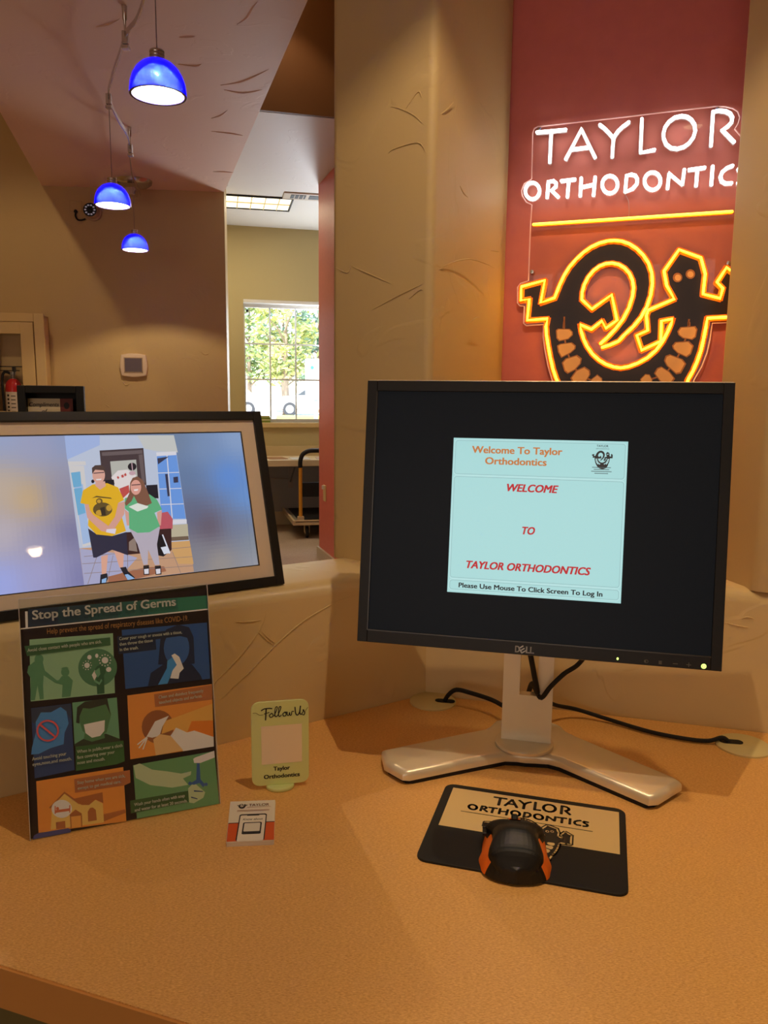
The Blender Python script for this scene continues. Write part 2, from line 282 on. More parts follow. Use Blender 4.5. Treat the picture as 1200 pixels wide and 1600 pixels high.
POSTER=[((36,29,29),[(0.3,251.6),(208.6,260.5),(207.8,0.1),(0.0,1.0)]),((38,52,66),[(9.3,253.8),(40.2,253.5),(39.5,234.3),(8.4,234.3)]),((40,62,69),[(40.2,253.5),(72.1,253.1),(71.6,234.4),(39.5,234.3)]),((42,73,72),[(72.1,253.1),(104.8,252.7),(104.5,234.4),(71.6,234.4)]),((44,84,75),[(104.8,252.7),(138.5,252.3),(138.4,234.4),(104.5,234.4)]),((46,95,78),[(138.5,252.3),(173.1,251.9),(173.2,234.5),(138.4,234.4)]),((48,106,82),[(173.1,251.9),(208.7,251.4),(209.1,234.5),(173.2,234.5)]),((225,215,205),[(0.5,233.4),(209.6,235.4),(209.5,233.8),(0.4,232.0)]),((225,215,205),[(5.8,251.7),(8.4,251.6),(7.9,233.1),(5.5,232.9)]),((126,160,120),[(8.8,219.8),(97.6,217.3),(96.1,148.0),(7.0,151.0)]),((72,112,80),[(100.0,177.2),(99.2,172.4),(97.4,168.0),(94.6,164.2),(91.1,161.2),(86.9,159.1),(82.4,158.1),(77.7,158.2),(73.1,159.3),(68.7,161.5),(64.9,164.5),(61.8,168.3),(59.6,172.6),(58.3,177.3),(58.0,182.2),(58.8,186.9),(60.6,191.2),(63.2,195.0),(66.7,198.0),(70.8,200.2),(75.3,201.3),(80.0,201.3),(84.7,200.2),(89.1,198.1),(92.9,195.1),(96.1,191.3),(98.4,186.8),(99.8,182.1)]),((80,124,88),[(22.3,196.3),(21.7,194.0),(20.3,192.2),(18.4,191.4),(16.3,191.6),(14.4,192.9),(13.2,195.0),(12.9,197.4),(13.5,199.7),(14.8,201.5),(16.8,202.4),(18.9,202.1),(20.7,200.8),(21.9,198.8)]),((80,124,88),[(12.8,194.7),(21.2,193.8),(23.0,183.3),(35.3,170.4),(33.3,168.0),(21.4,178.3),(20.3,167.2),(20.4,151.8),(16.4,151.8),(14.7,167.9),(11.3,152.0),(6.7,152.3),(8.2,176.9),(4.9,183.4),(6.4,190.4)]),((80,124,88),[(48.5,178.5),(47.8,176.1),(46.1,174.5),(43.8,174.1),(41.6,175.0),(40.1,177.1),(39.6,179.6),(40.4,182.0),(42.1,183.6),(44.3,184.0),(46.5,183.1),(48.0,181.1)]),((80,124,88),[(39.4,182.9),(48.5,182.7),(45.7,184.7),(41.8,184.5)]),((80,124,88),[(33.4,170.7),(36.9,170.8),(40.4,175.0),(47.1,174.5),(51.7,168.4),(50.3,161.3),(48.2,150.8),(39.2,151.0),(40.5,165.0),(33.3,168.0)]),((52,88,62),[(87.6,175.0),(86.8,172.2),(85.0,170.1),(82.6,169.1),(79.9,169.4),(77.6,171.0),(76.1,173.5),(75.7,176.5),(76.4,179.3),(78.2,181.4),(80.7,182.5),(83.3,182.1),(85.6,180.6),(87.2,178.0)]),((52,88,62),[(76.8,171.5),(85.3,170.5),(84.8,149.3),(76.8,149.5)]),((228,220,205),[(72.1,172.1),(75.7,177.3),(77.5,170.4),(74.5,165.5)]),((228,220,205),[(90.8,186.7),(90.3,184.9),(88.9,183.6),(87.0,183.4),(85.3,184.1),(84.0,185.6),(83.7,187.6),(84.2,189.4),(85.6,190.6),(87.5,190.9),(89.2,190.2),(90.5,188.7)]),((228,220,205),[(70.5,183.4),(70.0,181.9),(68.9,180.9),(67.4,180.6),(65.9,181.2),(64.9,182.5),(64.6,184.1),(65.1,185.6),(66.2,186.6),(67.7,186.9),(69.2,186.3),(70.2,185.0)]),((228,220,205),[(73.0,192.4),(72.2,190.5),(70.4,189.9),(68.8,190.9),(68.2,192.9),(69.0,194.8),(70.7,195.4),(72.4,194.4)]),((228,220,205),[(80.4,193.2),(79.8,191.5),(78.4,190.9),(77.2,191.8),(76.8,193.6),(77.4,195.3),(78.7,195.9),(79.9,195.1)]),((228,220,205),[(93.7,175.8),(92.7,173.8),(90.5,173.2),(88.4,174.3),(87.7,176.5),(88.7,178.5),(90.8,179.1),(92.9,178.0)]),((228,220,205),[(94.2,186.3),(93.7,185.7),(92.9,185.8),(92.6,186.5),(93.0,187.2),(93.8,187.1)]),((228,220,205),[(93.2,183.2),(92.7,182.5),(91.9,182.6),(91.6,183.4),(92.0,184.1),(92.8,184.0)]),((228,220,205),[(90.8,181.1),(90.4,180.4),(89.6,180.5),(89.2,181.3),(89.6,182.0),(90.4,181.9)]),((228,220,205),[(87.7,180.6),(87.2,179.9),(86.5,180.0),(86.1,180.8),(86.5,181.5),(87.3,181.4)]),((228,220,205),[(84.7,181.8),(84.2,181.2),(83.5,181.3),(83.1,182.0),(83.5,182.7),(84.3,182.6)]),((228,220,205),[(82.6,184.4),(82.2,183.8),(81.4,183.9),(81.0,184.6),(81.4,185.3),(82.2,185.2)]),((228,220,205),[(81.9,187.8),(81.5,187.1),(80.7,187.2),(80.4,187.9),(80.8,188.6),(81.6,188.5)]),((228,220,205),[(82.9,190.9),(82.5,190.2),(81.7,190.3),(81.4,191.1),(81.8,191.7),(82.6,191.6)]),((228,220,205),[(85.3,193.0),(84.9,192.3),(84.1,192.4),(83.7,193.2),(84.2,193.8),(84.9,193.7)]),((228,220,205),[(88.4,193.5),(88.0,192.8),(87.2,192.9),(86.8,193.7),(87.2,194.3),(88.0,194.3)]),((228,220,205),[(91.4,192.3),(91.0,191.6),(90.2,191.7),(89.8,192.5),(90.3,193.1),(91.1,193.0)]),((228,220,205),[(93.5,189.7),(93.1,189.0),(92.3,189.1),(91.9,189.8),(92.4,190.5),(93.2,190.4)]),((228,220,205),[(72.8,183.1),(72.5,182.6),(71.9,182.7),(71.6,183.3),(72.0,183.8),(72.6,183.7)]),((228,220,205),[(71.8,180.3),(71.5,179.8),(70.8,179.9),(70.6,180.5),(70.9,181.0),(71.5,180.9)]),((228,220,205),[(69.4,178.8),(69.0,178.3),(68.4,178.3),(68.1,178.9),(68.5,179.5),(69.1,179.4)]),((228,220,205),[(66.5,179.1),(66.1,178.6),(65.5,178.7),(65.3,179.3),(65.6,179.8),(66.2,179.7)]),((228,220,205),[(64.2,181.2),(63.9,180.7),(63.3,180.8),(63.0,181.4),(63.4,181.9),(64.0,181.8)]),((228,220,205),[(63.5,184.2),(63.2,183.7),(62.6,183.8),(62.3,184.4),(62.6,184.9),(63.2,184.8)]),((228,220,205),[(64.5,187.0),(64.2,186.5),(63.6,186.6),(63.3,187.2),(63.7,187.7),(64.3,187.6)]),((228,220,205),[(67.0,188.6),(66.6,188.1),(66.0,188.1),(65.8,188.7),(66.1,189.2),(66.7,189.2)]),((228,220,205),[(69.9,188.2),(69.5,187.7),(68.9,187.8),(68.6,188.4),(69.0,188.9),(69.6,188.8)]),((228,220,205),[(72.1,186.2),(71.8,185.6),(71.2,185.7),(70.9,186.3),(71.2,186.8),(71.8,186.7)]),((96,140,104),[(75.1,175.9),(80.8,179.4),(81.4,172.0),(78.2,168.2)]),((96,140,104),[(75.1,166.5),(79.9,162.7),(82.1,166.6),(83.0,164.4),(79.7,159.6),(74.0,164.5)]),((58,92,60),[(3.3,213.2),(94.1,212.9),(94.2,203.8),(5.6,201.7)]),((46,76,118),[(107.4,220.1),(206.4,218.6),(206.2,150.5),(107.9,151.3)]),((34,42,60),[(146.2,174.9),(150.6,204.8),(158.3,215.4),(172.5,219.7),(184.8,215.0),(189.3,203.0),(188.9,170.9),(180.2,170.4)]),((34,42,60),[(133.2,151.3),(137.3,166.2),(153.6,175.1),(185.6,170.2),(194.5,157.0),(196.7,150.6)]),((52,84,128),[(183.6,190.3),(182.5,184.0),(180.0,178.4),(176.3,174.2),(171.9,171.8),(167.3,171.3),(162.7,172.9),(158.8,176.3),(155.8,181.2),(154.1,187.2),(153.7,193.6),(154.9,199.9),(157.3,205.4),(160.9,209.6),(165.2,212.2),(169.9,212.7),(174.5,211.2),(178.5,207.8),(181.6,202.9),(183.3,196.8)]),((34,42,60),[(154.7,208.8),(165.9,217.5),(178.7,215.1),(185.6,203.4),(186.6,185.6),(182.3,202.6),(169.6,207.2)]),((238,222,212),[(159.1,157.1),(164.0,170.6),(166.4,174.7),(162.1,183.9),(166.0,185.7),(171.1,181.1),(175.6,166.6),(170.5,162.2),(168.8,155.2)]),((62,124,168),[(144.8,151.3),(156.0,169.4),(157.0,178.0),(163.2,181.6),(167.7,171.9),(162.7,166.4),(155.7,151.2)]),((36,46,62),[(101.9,213.2),(177.6,213.9),(178.6,205.9),(144.9,205.0),(145.2,192.8),(102.3,192.4)]),((50,66,98),[(7.0,143.5),(48.4,142.9),(48.5,68.1),(7.1,66.0)]),((52,60,74),[(7.2,142.9),(47.8,142.6),(47.7,124.5),(43.1,133.3),(10.5,125.8),(6.9,128.3)]),((70,120,165),[(16.7,137.5),(27.0,136.2),(37.3,140.7),(43.2,135.0),(44.8,120.8),(40.1,111.2),(38.5,98.8),(24.1,96.4),(12.6,92.2),(4.8,92.8),(5.9,100.3),(11.0,117.6),(10.9,127.7)]),((96,140,104),[(49.8,143.7),(97.9,142.9),(98.5,94.1),(49.9,95.4)]),((52,60,48),[(49.9,97.0),(60.9,101.9),(66.8,103.1),(76.6,101.6),(83.6,103.6),(98.6,95.1),(100.0,91.7),(50.3,93.3)]),((76,112,74),[(57.4,139.2),(87.6,139.7),(90.8,124.5),(84.7,104.5),(68.6,100.3),(59.0,110.4),(54.5,129.7)]),((76,112,74),[(61.2,108.1),(81.8,107.0),(82.4,98.6),(68.4,96.6),(59.9,101.0)]),((52,56,46),[(52.7,120.6),(54.6,137.9),(63.0,143.0),(87.3,143.9),(90.1,123.6),(85.5,136.8),(68.5,134.3),(60.7,136.0),(56.7,127.3),(56.3,119.1)]),((214,214,184),[(60.7,117.4),(83.5,118.9),(82.4,106.9),(77.6,101.9),(68.7,101.1),(62.1,107.5)]),((58,92,54),[(50.7,93.8),(102.5,92.4),(102.7,68.7),(93.6,66.7),(49.9,66.8)]),((208,128,60),[(109.5,143.5),(207.9,143.7),(205.6,68.8),(108.9,69.8)]),((134,84,52),[(160.1,99.6),(159.0,94.2),(156.5,89.5),(152.8,85.8),(148.2,83.5),(143.1,82.7),(138.0,83.5),(133.1,85.8),(129.0,89.5),(125.8,94.1),(124.0,99.5),(123.6,105.0),(124.7,110.4),(127.1,115.1),(130.7,118.8),(135.3,121.2),(140.3,122.0),(145.5,121.3),(150.4,119.0),(154.7,115.4),(157.8,110.7),(159.7,105.3)]),((194,112,44),[(175.8,103.8),(206.6,101.5),(205.8,80.8),(181.3,90.0),(173.9,92.2)]),((222,148,72),[(145.4,93.3),(149.4,107.6),(167.7,111.5),(207.0,120.2),(206.5,100.0),(181.1,103.0),(175.3,90.9),(162.5,97.1),(151.7,94.4)]),((232,208,194),[(128.3,92.9),(139.0,109.1),(155.0,113.3),(146.9,101.6),(143.1,91.5),(134.8,90.6)]),((232,208,194),[(155.6,89.6),(162.6,98.2),(174.9,90.5),(183.6,91.4),(206.0,80.2),(205.6,68.8),(169.2,69.2),(161.3,78.0)]),((214,160,104),[(135.7,88.4),(143.7,93.5),(155.6,89.6),(169.3,70.3),(137.6,69.4)]),((238,222,200),[(128.3,92.9),(129.4,91.9),(117.9,84.8),(117.1,85.9)]),((238,222,200),[(128.2,92.5),(129.4,91.4),(119.7,80.7),(118.5,81.5)]),((238,222,200),[(128.6,92.0),(129.8,91.4),(124.1,78.5),(122.9,79.1)]),((156,98,60),[(139.5,140.8),(207.2,142.9),(207.3,125.2),(140.0,125.7)]),((208,128,58),[(8.5,62.8),(100.7,62.4),(100.8,0.3),(8.2,6.2)]),((150,92,52),[(76.7,13.1),(100.0,14.2),(100.6,10.2),(76.2,5.0)]),((150,92,52),[(46.8,36.5),(76.7,38.0),(77.0,25.7),(68.8,31.3),(61.8,26.5),(54.1,27.9),(36.6,41.8)]),((224,164,86),[(23.3,32.8),(36.7,44.4),(51.7,29.9),(54.1,27.9),(61.8,26.5),(68.8,30.9),(76.4,25.4),(76.6,3.9),(20.7,7.1)]),((150,92,52),[(20.0,31.4),(36.8,46.2),(52.3,30.8),(51.6,28.9),(36.7,43.8),(21.3,30.5)]),((150,92,52),[(59.8,8.2),(60.0,19.3),(62.5,22.9),(65.5,22.9),(68.6,19.7),(69.1,8.0)]),((150,92,52),[(26.3,14.2),(35.9,13.8),(35.9,5.8),(26.3,6.6)]),((150,92,52),[(40.8,19.9),(47.2,24.3),(53.6,18.5),(53.5,16.5),(41.1,17.4)]),((236,222,210),[(43.6,25.8),(43.0,23.1),(41.6,20.7),(39.6,18.9),(37.0,17.9),(34.0,17.6),(31.1,18.2),(28.2,19.6),(25.8,21.6),(24.0,24.0),(22.9,26.8),(22.6,29.7),(23.1,32.4),(24.5,34.8),(26.5,36.5),(29.1,37.6),(32.0,37.9),(35.0,37.3),(37.9,36.0),(40.3,34.0),(42.2,31.5),(43.3,28.7)]),((176,98,64),[(26.4,27.6),(41.2,26.8),(41.0,23.9),(26.3,24.6)]),((176,98,64),[(25.9,32.3),(27.0,32.1),(26.6,23.4),(25.5,23.6)]),((176,98,64),[(41.0,30.3),(42.1,30.1),(41.7,22.1),(40.5,21.9)]),((176,98,64),[(30.4,28.6),(29.9,27.5),(28.7,27.2),(27.5,27.9),(27.1,29.3),(27.6,30.4),(28.8,30.7),(30.0,30.0)]),((210,142,70),[(42.0,17.2),(52.5,16.6),(52.3,4.0),(42.0,5.2)]),((150,92,52),[(41.1,17.4),(42.2,17.2),(42.3,4.7),(41.2,4.9)]),((150,92,52),[(52.5,16.6),(53.7,16.4),(53.4,3.8),(52.3,4.0)]),((156,98,60),[(47.6,58.1),(107.8,57.9),(107.7,43.5),(101.2,41.5),(47.7,42.8)]),((66,70,110),[(2.0,0.4),(3.3,4.3),(7.6,6.0),(38.6,5.3),(41.5,3.1),(41.0,0.2)]),((92,134,88),[(111.5,62.7),(205.7,63.4),(207.8,0.1),(112.5,1.1)]),((160,172,130),[(112.1,62.2),(119.1,63.5),(132.5,53.9),(148.9,49.1),(165.4,43.5),(177.2,44.3),(176.3,40.1),(167.1,37.4),(172.6,29.0),(153.9,29.1),(129.4,36.6),(113.7,47.7)]),((160,172,130),[(172.3,24.8),(179.5,30.4),(192.0,16.6),(189.4,10.6),(177.9,6.3),(172.7,8.1)]),((226,204,184),[(180.3,58.2),(182.5,59.5),(205.7,63.8),(205.8,55.7),(188.5,52.1),(181.0,53.3)]),((54,86,130),[(184.2,52.8),(187.4,52.2),(187.4,32.9),(192.6,25.5),(189.8,22.8),(185.9,28.8),(179.3,27.8),(174.1,29.8),(182.3,33.3)]),((54,86,130),[(176.9,30.0),(176.2,28.6),(174.6,28.2),(173.2,29.1),(172.7,30.7),(173.4,32.1),(174.9,32.5),(176.4,31.6)]),((54,86,130),[(195.6,25.4),(194.9,24.0),(193.3,23.7),(191.8,24.5),(191.3,26.2),(192.0,27.5),(193.6,27.9),(195.1,27.0)]),((44,72,96),[(178.9,21.5),(189.5,18.5),(189.4,17.5),(178.8,19.8)]),((44,72,96),[(175.2,14.7),(182.5,11.2),(182.4,10.1),(175.1,13.2)]),((54,84,50),[(106.1,23.0),(172.1,22.1),(172.1,8.8),(113.4,8.2),(106.3,8.5)]),((188,84,84),[(34.5,114.7),(34.0,111.6),(32.1,112.4),(32.6,115.0)]),((188,84,84),[(34.0,111.6),(32.6,108.9),(31.0,110.1),(32.1,112.4)]),((188,84,84),[(32.6,108.9),(30.6,106.7),(29.4,108.3),(31.0,110.1)]),((188,84,84),[(30.6,106.7),(28.1,105.1),(27.3,107.0),(29.4,108.3)]),((188,84,84),[(28.1,105.1),(25.3,104.3),(24.9,106.4),(27.3,107.0)]),((188,84,84),[(25.3,104.3),(22.2,104.4),(22.3,106.4),(24.9,106.4)]),((188,84,84),[(22.2,104.4),(19.3,105.3),(19.8,107.1),(22.3,106.4)]),((188,84,84),[(19.3,105.3),(16.5,106.9),(17.5,108.5),(19.8,107.1)]),((188,84,84),[(16.5,106.9),(14.2,109.2),(15.6,110.4),(17.5,108.5)]),((188,84,84),[(14.2,109.2),(12.5,111.9),(14.2,112.7),(15.6,110.4)]),((188,84,84),[(12.5,111.9),(11.5,115.0),(13.3,115.3),(14.2,112.7)]),((188,84,84),[(11.5,115.0),(11.2,118.2),(13.1,117.9),(13.3,115.3)]),((188,84,84),[(11.2,118.2),(11.8,121.3),(13.6,120.5),(13.1,117.9)]),((188,84,84),[(11.8,121.3),(13.1,124.0),(14.6,122.8),(13.6,120.5)]),((188,84,84),[(13.1,124.0),(15.0,126.2),(16.3,124.6),(14.6,122.8)]),((188,84,84),[(15.0,126.2),(17.5,127.8),(18.4,125.9),(16.3,124.6)]),((188,84,84),[(17.5,127.8),(20.4,128.6),(20.8,126.6),(18.4,125.9)]),((188,84,84),[(20.4,128.6),(23.4,128.6),(23.3,126.6),(20.8,126.6)]),((188,84,84),[(23.4,128.6),(26.4,127.7),(25.8,125.8),(23.3,126.6)]),((188,84,84),[(26.4,127.7),(29.2,126.1),(28.1,124.5),(25.8,125.8)]),((188,84,84),[(29.2,126.1),(31.5,123.8),(30.1,122.6),(28.1,124.5)]),((188,84,84),[(31.5,123.8),(33.2,121.0),(31.5,120.3),(30.1,122.6)]),((188,84,84),[(33.2,121.0),(34.3,117.9),(32.4,117.7),(31.5,120.3)]),((188,84,84),[(34.3,117.9),(34.5,114.7),(32.6,115.0),(32.4,117.7)]),((188,84,84),[(14.1,124.2),(15.5,125.9),(31.5,108.4),(30.3,107.0)])]
POSTER_TEXT=[('Stop the Spread of Germs',(12.9,241.9),(170.8,242.9),9.9,(232,226,218),1),('Help prevent the spread of respiratory diseases like COVID-19.',(27.4,224.1),(184.1,223.5),6.2,(168,124,74),0),('Avoid close contact with people who are sick.',(6.3,206.5),(84.8,207.6),3.7,(206,212,200),1),('Cover your cough or sneeze with a tissue,',(104.0,208.5),(175.7,208.8),3.6,(206,212,200),1),('then throw the tissue',(103.9,202.1),(141.6,202.7),3.6,(206,212,200),1),('in the trash.',(103.9,195.9),(124.9,196.1),3.6,(206,212,200),1),('Avoid touching your',(5.5,86.3),(40.8,86.6),3.6,(206,212,200),1),('eyes,nose,and mouth.',(5.6,80.3),(46.2,80.1),3.6,(206,212,200),1),('When in public,wear a cloth',(51.9,86.5),(101.1,85.9),3.6,(206,212,200),1),('face covering over your',(51.8,80.2),(92.3,80.0),3.6,(206,212,200),1),('nose and mouth.',(51.7,74.1),(81.4,73.9),3.6,(206,212,200),1),('Clean and disinfect frequently',(144.4,135.0),(197.0,135.8),3.6,(206,212,200),1),('touched objects and surfaces.',(144.4,128.9),(195.3,129.9),3.7,(206,212,200),1),('Stay home when you are sick,',(50.5,52.1),(102.1,51.1),3.4,(206,212,200),1),('except to get medical care.',(50.6,45.8),(97.4,45.3),3.4,(206,212,200),1),('Wash your hands often with soap',(110.2,16.1),(167.9,16.0),3.5,(206,212,200),1),('and water for at least 20 seconds.',(110.4,9.8),(170.6,9.5),3.5,(206,212,200),1)]
